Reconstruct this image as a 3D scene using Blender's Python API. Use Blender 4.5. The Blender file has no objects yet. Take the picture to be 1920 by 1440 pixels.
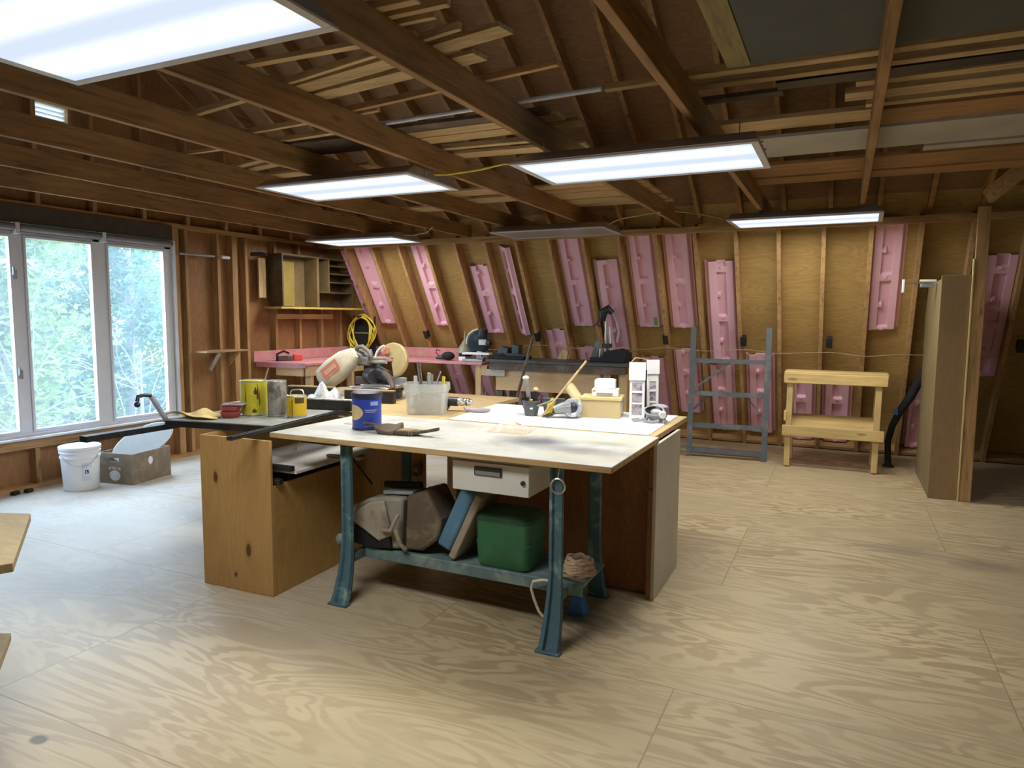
import bpy, bmesh, math, random
from mathutils import Vector, Matrix
R = math.radians
PI = math.pi
rnd = random.Random(7)
scene = bpy.context.scene
COL = scene.collection

# ------------------------------------------------------------------ node helpers
class NT:
    def __init__(s, name):
        s.m = bpy.data.materials.new(name); s.m.use_nodes = True
        s.t = s.m.node_tree; s.t.nodes.clear()
        s.out = s.t.nodes.new('ShaderNodeOutputMaterial')
    def n(s, typ, **kw):
        nd = s.t.nodes.new('ShaderNode' + typ)
        for k, v in kw.items():
            if k.startswith('i_'):
                nd.inputs[k[2:].replace('_', ' ')].default_value = v
            else:
                setattr(nd, k, v)
        return nd
    def l(s, a, b): s.t.links.new(a, b)
    def math(s, op, a, b=None, c=None):
        nd = s.n('Math', operation=op)
        for i, v in enumerate((a, b, c)):
            if v is None: continue
            if isinstance(v, (int, float)): nd.inputs[i].default_value = v
            else: s.l(v, nd.inputs[i])
        return nd.outputs[0]
    def mix(s, f, a, b, mode='MIX'):
        nd = s.n('Mix', data_type='RGBA', blend_type=mode)
        for i, v in ((0, f), (6, a), (7, b)):
            if isinstance(v, (int, float)): nd.inputs[i].default_value = v
            elif isinstance(v, tuple): nd.inputs[i].default_value = v if len(v) == 4 else v + (1,)
            else: s.l(v, nd.inputs[i])
        return nd.outputs[2]
    def ramp(s, f, stops):
        nd = s.n('ValToRGB'); cr = nd.color_ramp
        while len(cr.elements) < len(stops): cr.elements.new(.5)
        for e, (p, c) in zip(cr.elements, stops):
            e.position = p; e.color = c if len(c) == 4 else tuple(c) + (1,)
        s.l(f, nd.inputs[0]); return nd.outputs[0]
    def coord(s, scale=(1, 1, 1), jitter=True, geo=False):
        if geo:
            v = s.n('NewGeometry').outputs['Position']
        else:
            v = s.n('TexCoord').outputs['Object']
            if jitter:
                oi = s.n('ObjectInfo'); ad = s.n('VectorMath', operation='ADD')
                mu = s.math('MULTIPLY', oi.outputs['Random'], 37.0)
                s.l(v, ad.inputs[0]); s.l(mu, ad.inputs[1]); v = ad.outputs[0]
        mp = s.n('Mapping'); mp.inputs['Scale'].default_value = scale
        s.l(v, mp.inputs['Vector']); return mp.outputs[0]
    def noise(s, v, scale=5, detail=4, rough=.55, dist=0):
        nd = s.n('TexNoise'); nd.inputs['Scale'].default_value = scale
        nd.inputs['Detail'].default_value = detail; nd.inputs['Roughness'].default_value = rough
        nd.inputs['Distortion'].default_value = dist
        if v is not None: s.l(v, nd.inputs['Vector'])
        return nd.outputs[0]
    def bsdf(s, color, rough=.5, metal=0, bump=None, bstr=.2, spec=.4, **kw):
        b = s.n('BsdfPrincipled')
        for nm, v in (('Base Color', color), ('Roughness', rough), ('Metallic', metal), ('Specular IOR Level', spec)):
            if isinstance(v, tuple): b.inputs[nm].default_value = v if len(v) == 4 else v + (1,)
            elif isinstance(v, (int, float)): b.inputs[nm].default_value = v
            else: s.l(v, b.inputs[nm])
        for k, v in kw.items(): b.inputs[k.replace('_', ' ')].default_value = v
        if bump is not None:
            bp = s.n('Bump'); bp.inputs['Strength'].default_value = bstr; bp.inputs['Distance'].default_value = .004
            s.l(bump, bp.inputs['Height']); s.l(bp.outputs[0], b.inputs['Normal'])
        s.l(b.outputs[0], s.out.inputs[0]); return b

def dk(c, f): return tuple(x * f for x in c)

def wood(name, c, axis='X', rough=.65, dark=.55, light=1.25, knots=True):
    t = NT(name)
    sc = {'X': (1.3, 16, 16), 'Y': (16, 1.3, 16), 'Z': (16, 16, 1.3)}[axis]
    v = t.coord(sc)
    g = t.noise(v, 2.2, 5, .6, .8)
    big = t.noise(t.coord((1, 1, 1)), 1.7, 2, .5)
    col = t.ramp(g, [(.28, dk(c, dark)), (.5, c), (.75, dk(c, light))])
    col = t.mix(.45, col, t.ramp(big, [(.3, (.55, .5, .45)), (.7, (1.25, 1.2, 1.1))]), 'MULTIPLY')
    if knots:
        ks = {'X': (2.2, 7, 7), 'Y': (7, 2.2, 7), 'Z': (7, 7, 2.2)}[axis]
        vo = t.n('TexVoronoi'); vo.inputs['Scale'].default_value = 1.0
        t.l(t.coord(ks), vo.inputs['Vector'])
        k = t.ramp(vo.outputs['Distance'], [(.07, (1, 1, 1)), (.13, (0, 0, 0))])
        col = t.mix(t.math('MULTIPLY', k, .6), col, dk(c, .25))
    t.bsdf(col, rough, 0, g, .12, .3)
    return t.m

def plywood(name, c, ax='X', rough=.6, knots=0, cont=.5):
    t = NT(name)
    sc = {'X': (.9, 5, 5), 'Y': (5, .9, 5), 'Z': (5, 5, .9)}[ax]
    f = t.noise(t.coord(sc), 1.3, 2, .45, .6)
    ln = t.math('SINE', t.math('MULTIPLY', f, 95))
    ln = t.math('MULTIPLY_ADD', ln, .5, .5)
    fine = t.noise(t.coord(tuple(x * 6 for x in sc)), 2, 3, .6)
    big = t.noise(t.coord((1, 1, 1)), 1.1, 3, .55)
    col = t.mix(t.math('MULTIPLY', ln, cont), c, dk(c, .68))
    col = t.mix(.35, col, t.ramp(fine, [(.3, (.75, .72, .7)), (.7, (1.15, 1.13, 1.1))]), 'MULTIPLY')
    col = t.mix(.6, col, t.ramp(big, [(.3, (.7, .66, .6)), (.7, (1.2, 1.2, 1.15))]), 'MULTIPLY')
    if knots:
        vo = t.n('TexVoronoi'); vo.inputs['Scale'].default_value = knots
        t.l(t.coord((1, 1, .55) if ax == 'Z' else (.55, 1, 1)), vo.inputs['Vector'])
        k = t.ramp(vo.outputs['Distance'], [(.08, (1, 1, 1)), (.14, (0, 0, 0))])
        col = t.mix(t.math('MULTIPLY', k, .75), col, dk((c[0], c[1] * .7, c[2] * .6), .35))
    t.bsdf(col, rough, 0, ln, .04, .3)
    return t.m

def plain(name, c, rough=.5, metal=0, var=.15, scale=9, spec=.4, **kw):
    t = NT(name)
    g = t.noise(t.coord((1, 1, 1)), scale, 4, .6)
    col = t.ramp(g, [(.3, dk(c, 1 - var)), (.7, dk(c, 1 + var))])
    t.bsdf(col, rough, metal, g, .04, spec, **kw)
    return t.m

def worn(name, c, c2, amt=.55, scale=6, rough=.55, metal=0, bump=.2):
    t = NT(name)
    g = t.noise(t.coord((1, 1, 1)), scale, 6, .65, .4)
    k = t.ramp(g, [(amt - .06, (0, 0, 0)), (amt + .06, (1, 1, 1))])
    g2 = t.noise(t.coord((1, 1, 1)), scale * 3.1, 4, .6)
    col = t.mix(k, c, c2)
    col = t.mix(.5, col, t.ramp(g2, [(.3, (.75, .75, .75)), (.7, (1.15, 1.15, 1.15))]), 'MULTIPLY')
    t.bsdf(col, rough, metal, g, bump, .35)
    return t.m

M = {}
for ax in 'XYZ':
    M['stud' + ax] = wood('stud wood ' + ax, (.43, .26, .115), ax)
    M['joist' + ax] = wood('joist wood ' + ax, (.33, .185, .08), ax)
    M['tan' + ax] = wood('tan lumber ' + ax, (.52, .37, .19), ax, knots=False)
    M['pine' + ax] = wood('sawhorse pine ' + ax, (.58, .42, .18), ax, dark=.78, light=1.12)
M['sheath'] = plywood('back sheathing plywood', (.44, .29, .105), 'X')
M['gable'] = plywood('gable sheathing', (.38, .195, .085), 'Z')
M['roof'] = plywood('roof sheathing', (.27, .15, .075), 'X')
M['box_front'] = None
M['box_ply'] = plywood('cabinet plywood', (.48, .30, .11), 'Z', knots=2.6, cont=.35)
M['table_ply'] = plywood('tan table plywood', (.58, .43, .22), 'X', cont=.3)
M['low_ply'] = plywood('olive tan plywood', (.40, .32, .19), 'X', cont=.25)
M['brown_ply'] = plywood('brown cabinet plywood', (.33, .15, .065), 'Z', rough=.45)
M['part_ply'] = plywood('partition plywood', (.27, .175, .085), 'Z', cont=.25)
M['part_side'] = plywood('partition side plywood', (.22, .17, .085), 'Z', cont=.2)
M['apron'] = plywood('apron board', (.62, .43, .24), 'X', cont=.2)
M['white_side'] = plain('cream painted side', (.55, .50, .40), .55, var=.12, scale=2)
M['white'] = plain('white paint', (.78, .79, .78), .45, var=.05)
M['drawer'] = plain('white drawer paint', (.68, .69, .68), .4, var=.06, scale=3)
M['winwhite'] = plain('window white', (.70, .71, .76), .35, var=.04)
M['header'] = plain('dark header cloth', (.085, .07, .055), .85, var=.2)
M['shade'] = plain('grey shade fabric', (.22, .20, .21), .8, var=.1)
M['black'] = plain('black paint', (.02, .02, .022), .4, var=.3)
M['matte_black'] = plain('matte black', (.015, .015, .016), .8, var=.2)
M['dark_metal'] = plain('dark metal', (.06, .06, .065), .4, .6)
M['brown_dark'] = worn('dark worn wood', (.10, .07, .05), (.16, .12, .09), .55)
M['grey_metal'] = plain('grey steel', (.32, .33, .34), .4, .5, .2)
M['chrome'] = plain('bright steel', (.75, .76, .78), .2, .9, .1)
M['rack'] = worn('grey rack paint', (.105, .115, .125), (.17, .185, .185), .6, 5)
M['housing'] = plain('fixture grey steel', (.42, .41, .41), .45, .2, .1)
M['fix_frame'] = plain('fixture white trim', (.55, .53, .54), .4, 0, .05)
M['lens_off'] = plain('unlit lens', (.30, .28, .29), .35, 0, .05)
M['pinkbench'] = worn('pink bench paint', (.60, .255, .28), (.55, .33, .29), .58, 3, .5, 0, .05)
M['pink'] = plain('pink foam', (.78, .47, .56), .6, 0, .05, 4)
M['blue_leg'] = worn('teal blue leg paint', (.075, .155, .20), (.24, .40, .38), .60, 7)
M['blue_pan'] = worn('teal shelf paint', (.13, .21, .22), (.24, .31, .30), .55, 6)
M['blue_tarp'] = plain('blue plastic', (.05, .17, .42), .45)
M['blue_vinyl'] = worn('blue vinyl', (.10, .23, .38), (.17, .30, .42), .6, 5)
M['beige_dust'] = worn('dusty beige', (.38, .34, .27), (.25, .21, .16), .55, 5)
M['grey_cast'] = worn('dusty grey casting', (.30, .29, .25), (.18, .15, .12), .58, 4)
M['green'] = worn('green tote plastic', (.035, .145, .07), (.05, .185, .09), .55, 4, .4, 0, .05)
M['rope'] = plain('tan rope', (.50, .36, .24), .8, 0, .25, 40)
M['cream'] = plain('cream cord', (.70, .64, .50), .6)
M['yellow_cord'] = plain('yellow cord', (.72, .60, .05), .45)
M['tan_cord'] = plain('tan cable', (.40, .31, .15), .6)
M['yellow'] = worn('yellow can label', (.66, .60, .05), (.55, .48, .03), .6, 5, .4, 0, .02)
M['yellow2'] = worn('amber yellow can', (.75, .53, .03), (.6, .40, .03), .6, 5, .4, 0, .02)
M['brown_drip'] = plain('brown drips', (.12, .06, .02), .4)
M['can_grey'] = worn('grey tin', (.40, .40, .37), (.20, .19, .17), .55, 12, .45, .3)
M['tin_rim'] = plain('tin rim', (.62, .62, .58), .3, .7)
M['can_blue'] = plain('blue can', (.03, .06, .36), .35, 0, .12, 5)
M['navy'] = plain('navy lid', (.02, .025, .06), .4)
M['cansand'] = plain('sand label', (.62, .48, .25), .5)
M['label_white'] = plain('printed white', (.62, .66, .74), .5)
M['text_blue'] = plain('pale blue print', (.33, .40, .70), .5)
M['red_dish'] = plain('red brown plastic', (.36, .07, .06), .45)
M['cloth'] = plain('yellow chamois', (.66, .53, .22), .9, 0, .2, 14)
M['table_grey'] = worn('grey cast top', (.30, .31, .29), (.42, .43, .41), .58, 4, .45)
M['cardboard'] = plain('cardboard', (.55, .42, .22), .75, 0, .06)
M['cardlid'] = plain('cardboard lid', (.64, .52, .24), .7, 0, .06)
M['boxwhite'] = plain('white card', (.82, .83, .86), .5, 0, .04)
M['brown_tan'] = plain('dusty wood', (.30, .22, .13), .7)
M['rust'] = worn('brown rusty iron', (.105, .075, .05), (.24, .17, .10), .58, 14, .7)
M['crate'] = worn('grey weathered crate', (.23, .185, .135), (.31, .26, .20), .55, 6, .8)
M['mirror'] = plain('oval pale panel', (.70, .80, .86), .18, 0, .04)
M['bucket'] = plain('white bucket plastic', (.80, .82, .86), .35, 0, .04)
M['bag'] = worn('cream dust bag', (.66, .61, .50), (.55, .50, .40), .6, 4, .85)
M['redlabel'] = plain('faded red label', (.58, .22, .15), .7)
M['teal_dark'] = plain('dark teal paint', (.015, .035, .045), .35)
M['saw_grey'] = worn('saw grey casting', (.17, .165, .17), (.26, .25, .25), .55, 9, .45)
M['base_navy'] = plain('navy machine base', (.02, .03, .08), .3)
M['guard'] = plain('yellowed clear guard', (.40, .33, .17), .3, 0, .1)
M['funnel'] = plain('grey green funnel', (.24, .24, .17), .5)
M['pot'] = plain('dark grey pot', (.10, .105, .12), .5)
M['lilac'] = plain('lilac grey plastic', (.36, .32, .38), .5)
M['greenmark'] = plain('green strip', (.10, .22, .06), .6)
M['pic'] = worn('print greys', (.42, .38, .40), (.16, .13, .16), .52, 40, .5, 0, 0)
M['pic2'] = worn('print violet', (.48, .44, .44), (.20, .17, .32), .52, 30, .5, 0, 0)
M['grey_panel'] = plain('dark grey sheet', (.095, .095, .085), .8, 0, .12, 2)
M['grey_board'] = plain('pale grey board', (.42, .39, .33), .7, 0, .12, 3)
M['silver_bag'] = worn('silvery plastic', (.62, .64, .68), (.36, .38, .42), .52, 20, .25)
M['red'] = plain('red plastic', (.62, .08, .06), .5)
M['steelblue'] = plain('pale steel handle', (.42, .46, .53), .35, .3)

def plastic_clear(name, c, alpha):
    t = NT(name)
    d = t.n('BsdfPrincipled'); d.inputs['Base Color'].default_value = c + (1,); d.inputs['Roughness'].default_value = .25
    tr = t.n('BsdfTransparent'); mx = t.n('MixShader'); mx.inputs[0].default_value = alpha
    t.l(tr.outputs[0], mx.inputs[1]); t.l(d.outputs[0], mx.inputs[2]); t.l(mx.outputs[0], t.out.inputs[0])
    return t.m
M['tubclear'] = plastic_clear('cloudy tub plastic', (.70, .72, .70), .40)
M['bagclear'] = plastic_clear('thin plastic bag', (.75, .66, .52), .42)

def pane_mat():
    t = NT('hazy window glass')  # translucent blue-white share mixed in to haze the pane
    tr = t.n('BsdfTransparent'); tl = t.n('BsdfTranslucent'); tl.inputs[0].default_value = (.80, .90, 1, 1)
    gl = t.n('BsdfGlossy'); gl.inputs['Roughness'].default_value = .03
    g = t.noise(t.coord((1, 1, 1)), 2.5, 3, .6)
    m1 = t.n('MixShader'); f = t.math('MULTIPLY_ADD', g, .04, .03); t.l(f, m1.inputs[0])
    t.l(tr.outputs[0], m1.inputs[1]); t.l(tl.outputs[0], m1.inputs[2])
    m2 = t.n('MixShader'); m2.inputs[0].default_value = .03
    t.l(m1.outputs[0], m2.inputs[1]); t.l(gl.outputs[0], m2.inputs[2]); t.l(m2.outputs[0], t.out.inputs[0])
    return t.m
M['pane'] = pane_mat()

def lens_mat():
    # prismatic lens with two fluorescent tubes glowing through it (tubes run along local X at y = +-0.15)
    t = NT('lit fluorescent lens')
    sep = t.n('SeparateXYZ'); t.l(t.n('TexCoord').outputs['Object'], sep.inputs[0])
    ay = t.math('ABSOLUTE', sep.outputs[1]); d = t.math('ABSOLUTE', t.math('SUBTRACT', ay, .145))
    band = t.math('SUBTRACT', 1.0, t.math('MINIMUM', t.math('DIVIDE', d, .12), 1.0))
    band = t.math('POWER', band, 1.6)
    ax = t.math('ABSOLUTE', sep.outputs[0])
    endf = t.math('MINIMUM', t.math('MAXIMUM', t.math('DIVIDE', t.math('SUBTRACT', .60, ax), .10), 0), 1)
    st = t.math('MULTIPLY_ADD', t.math('MULTIPLY', band, endf), .75, .84)
    col = t.mix(band, (.74, .84, 1.0), (1, 1, 1))
    e = t.n('Emission'); t.l(col, e.inputs[0]); t.l(st, e.inputs[1]); t.l(e.outputs[0], t.out.inputs[0])
    return t.m
M['lens'] = lens_mat()

def spot(t, pos, c, rx, ry, nz=None, amp=.35):
    sep = t.n('SeparateXYZ'); t.l(pos, sep.inputs[0])
    dx = t.math('DIVIDE', t.math('SUBTRACT', sep.outputs[0], c[0]), rx)
    dy = t.math('DIVIDE', t.math('SUBTRACT', sep.outputs[1], c[1]), ry)
    d = t.math('SQRT', t.math('ADD', t.math('MULTIPLY', dx, dx), t.math('MULTIPLY', dy, dy)))
    if nz is not None: d = t.math('ADD', d, t.math('MULTIPLY', t.math('SUBTRACT', nz, .5), amp * 4))
    return t.math('SUBTRACT', 1.0, t.math('SMOOTH_MIN', d, 1.0, .3))

def floor_mat():
    t = NT('plywood subfloor')
    pos = t.n('NewGeometry').outputs['Position']
    br = t.n('TexBrick', offset=.5); br.inputs['Scale'].default_value = 1
    br.inputs['Brick Width'].default_value = 2.44; br.inputs['Row Height'].default_value = 1.22
    br.inputs['Mortar Size'].default_value = .0035; br.inputs['Mortar Smooth'].default_value = .3
    br.inputs['Color1'].default_value = (0, 0, 0, 1); br.inputs['Color2'].default_value = (1, 1, 1, 1)
    mp = t.n('Mapping'); mp.inputs['Location'].default_value = (.55, -.28, 0)
    t.l(pos, mp.inputs[0]); t.l(mp.outputs[0], br.inputs['Vector'])
    # cathedral figure, different on every sheet
    ad = t.n('VectorMath', operation='ADD'); t.l(pos, ad.inputs[0])
    sh = t.n('VectorMath', operation='SCALE'); sh.inputs['Scale'].default_value = 9
    t.l(br.outputs['Color'], sh.inputs[0]); t.l(sh.outputs[0], ad.inputs[1])
    m2 = t.n('Mapping'); m2.inputs['Scale'].default_value = (.6, 2.5, 1); t.l(ad.outputs[0], m2.inputs[0])
    f = t.noise(m2.outputs[0], 1.15, 3.5, .55, .9)
    ln = t.math('MULTIPLY_ADD', t.math('SINE', t.math('MULTIPLY', f, 78)), .5, .5)
    ln = t.ramp(ln, [(.25, (0, 0, 0)), (.72, (1, 1, 1))])
    m3 = t.n('Mapping'); m3.inputs['Scale'].default_value = (6, 60, 1); t.l(pos, m3.inputs[0])
    fine = t.noise(m3.outputs[0], 1, 3, .6)
    big = t.noise(pos, .8, 4, .6)
    mid = t.noise(pos, 2.6, 5, .62)
    col = t.mix(t.math('MULTIPLY', ln, t.math('MULTIPLY_ADD', t.ramp(big, [(.38, (0, 0, 0)), (.6, (1, 1, 1))]), .6, .2)), (.535, .44, .275), (.335, .245, .14))
    col = t.mix(.35, col, t.ramp(fine, [(.3, (.8, .79, .77)), (.7, (1.12, 1.12, 1.1))]), 'MULTIPLY')
    col = t.mix(.55, col, t.ramp(big, [(.32, (.78, .76, .72)), (.68, (1.18, 1.16, 1.12))]), 'MULTIPLY')
    # window daylight painted in as whiter floor colour, plus scuffed wear patches
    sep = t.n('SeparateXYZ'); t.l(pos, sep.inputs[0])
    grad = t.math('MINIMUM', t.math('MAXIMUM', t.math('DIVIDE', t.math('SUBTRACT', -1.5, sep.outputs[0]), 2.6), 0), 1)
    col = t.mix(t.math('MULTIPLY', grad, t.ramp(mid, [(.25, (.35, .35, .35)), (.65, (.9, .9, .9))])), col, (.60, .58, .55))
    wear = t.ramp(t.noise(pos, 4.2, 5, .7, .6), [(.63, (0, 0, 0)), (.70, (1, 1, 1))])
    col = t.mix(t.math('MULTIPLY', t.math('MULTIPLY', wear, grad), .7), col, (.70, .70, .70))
    # grey stains, and a darker patch under the worktable
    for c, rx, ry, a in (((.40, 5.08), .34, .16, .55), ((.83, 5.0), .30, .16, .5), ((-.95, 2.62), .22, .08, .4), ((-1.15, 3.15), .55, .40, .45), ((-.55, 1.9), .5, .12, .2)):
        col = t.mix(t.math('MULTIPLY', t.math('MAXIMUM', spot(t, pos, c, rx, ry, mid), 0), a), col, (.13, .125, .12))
    k = t.math('MINIMUM', t.math('MULTIPLY', t.math('MAXIMUM', spot(t, pos, (-2.497, 1.386), .042, .028), 0), 3), 1)
    col = t.mix(t.math('MULTIPLY', k, .85), col, (.17, .16, .15))
    col = t.mix(t.math('MULTIPLY', br.outputs['Fac'], .45), col, (.15, .11, .07))
    rough = t.math('MULTIPLY_ADD', mid, .3, .32)
    t.bsdf(col, rough, 0, ln, .05, .35)
    return t.m
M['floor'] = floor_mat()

def tabletop_mat():
    t = NT('worn white painted worktop')
    pos = t.n('NewGeometry').outputs['Position']
    n1 = t.noise(pos, 3.2, 6, .65, .5); n2 = t.noise(pos, 14, 4, .6)
    col = t.ramp(n1, [(.32, (.44, .425, .365)), (.5, (.54, .55, .515)), (.68, (.60, .61, .595))])
    col = t.mix(.3, col, t.ramp(n2, [(.3, (.8, .8, .8)), (.7, (1.1, 1.1, 1.1))]), 'MULTIPLY')
    sp = t.noise(pos, 38, 3, .6)
    col = t.mix(t.ramp(sp, [(.69, (0, 0, 0)), (.73, (.55, .55, .55))]), col, (.30, .27, .22))
    for c, rx, ry, a, cc in (((-1.36, 3.18), .26, .17, 1.3, (.16, .16, .19)), ((-1.12, 3.06), .30, .12, 1.1, (.27, .265, .26)), ((-1.05, 3.28), .20, .11, 1.0, (.30, .29, .27)), ((-1.12, 3.38), .28, .09, .5, (.62, .55, .27)),
                             ((-1.62, 3.38), .22, .16, .55, (.60, .50, .33)), ((-1.05, 2.9), .30, .08, .45, (.58, .52, .36)), ((-2.45, 2.95), .06, .03, .7, (.2, .17, .13)), ((-2.2, 2.84), .05, .02, .6, (.25, .22, .2)), ((-1.9, 2.86), .5, .05, .4, (.50, .42, .30))):
        col = t.mix(t.math('MULTIPLY', t.math('MAXIMUM', spot(t, pos, c, rx, ry, n1, .25), 0), a), col, cc)
    t.bsdf(col, .5, 0, n2, .05, .35)
    return t.m
M['worktop'] = tabletop_mat()

def paper_mat():
    t = NT('white paper sheet')
    pos = t.n('NewGeometry').outputs['Position']
    n = t.noise(pos, 7, 3, .5); col = (.74, .77, .80)
    c = t.mix(t.ramp(n, [(.55, (0, 0, 0)), (.8, (.25, .25, .25))]), col, (.6, .65, .75))
    for p, rx, ry in (((-1.17, 3.86), .14, .09), ((-1.0, 3.80), .12, .07), ((-1.3, 3.95), .1, .04)):
        c = t.mix(t.math('MULTIPLY', t.math('MAXIMUM', spot(t, pos, p, rx, ry, n, .2), 0), .55), c, (.50, .55, .66))
    t.bsdf(c, .7)
    return t.m
M['paper'] = paper_mat()

def knotty():
    t = NT('knotty plywood front')
    f = t.noise(t.coord((5, 5, .9)), 1.3, 2, .45, .6)
    ln = t.math('MULTIPLY_ADD', t.math('SINE', t.math('MULTIPLY', f, 60)), .5, .5)
    big = t.noise(t.coord((1, 1, 1)), 1.1, 3, .55)
    col = t.mix(t.math('MULTIPLY', ln, .28), (.50, .31, .12), (.36, .21, .075))
    col = t.mix(.6, col, t.ramp(big, [(.3, (.75, .7, .65)), (.7, (1.2, 1.2, 1.15))]), 'MULTIPLY')
    sep = t.n('SeparateXYZ'); t.l(t.n('TexCoord').outputs['Object'], sep.inputs[0])
    cmb = t.n('CombineXYZ'); t.l(sep.outputs[0], cmb.inputs[0]); t.l(sep.outputs[2], cmb.inputs[1])
    for c, rx, ry in (((-.385, .615), .018, .036), ((-.165, .235), .020, .044), ((-.26, .085), .012, .016)):
        k = t.math('MAXIMUM', spot(t, cmb.outputs[0], c, rx, ry), 0)
        halo = t.math('MAXIMUM', spot(t, cmb.outputs[0], c, rx * 2.2, ry * 2.4), 0)
        col = t.mix(t.math('MULTIPLY', halo, .45), col, (.30, .15, .045))
        col = t.mix(t.math('MULTIPLY', t.math('MINIMUM', t.math('MULTIPLY', k, 3), 1), .9), col, (.10, .035, .018))
    t.bsdf(col, .6, 0, ln, .04, .3)
    return t.m
M['box_front'] = knotty()

def leaf_mat(name, c):
    t = NT(name)
    oi = t.noise(t.n('NewGeometry').outputs['Position'], 2.0, 3, .6)
    col = t.ramp(oi, [(.3, dk(c, .6)), (.5, c), (.7, (c[0] * 1.5, c[1] * 1.25, c[2] * 1.1))])
    d = t.n('BsdfDiffuse'); tl = t.n('BsdfTranslucent'); mx = t.n('MixShader'); mx.inputs[0].default_value = .5
    t.l(col, d.inputs[0]); t.l(col, tl.inputs[0])
    t.l(d.outputs[0], mx.inputs[1]); t.l(tl.outputs[0], mx.inputs[2]); t.l(mx.outputs[0], t.out.inputs[0])
    return t.m
M['leaf_a'] = leaf_mat('light green leaves', (.175, .235, .09))
M['leaf_b'] = leaf_mat('blue green needles', (.11, .18, .13))
M['leaf_c'] = leaf_mat('yellow green leaves', (.22, .22, .09))
M['bark'] = plain('bark', (.20, .17, .17), .9, 0, .3)
M['twig'] = plain('pale bare twigs', (.13, .12, .11), .8, 0, .15)
M['ground'] = plain('forest ground', (.22, .24, .15), .9, 0, .3, 1)

# ------------------------------------------------------------------ mesh helpers
def frame_of(p0, p1):
    d = (Vector(p1) - Vector(p0)); L = d.length
    q = Vector((0, 0, 1)).rotation_difference(d.normalized() if L > 1e-9 else Vector((0, 0, 1)))
    return Matrix.Translation(Vector(p0)) @ q.to_matrix().to_4x4(), L

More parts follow.
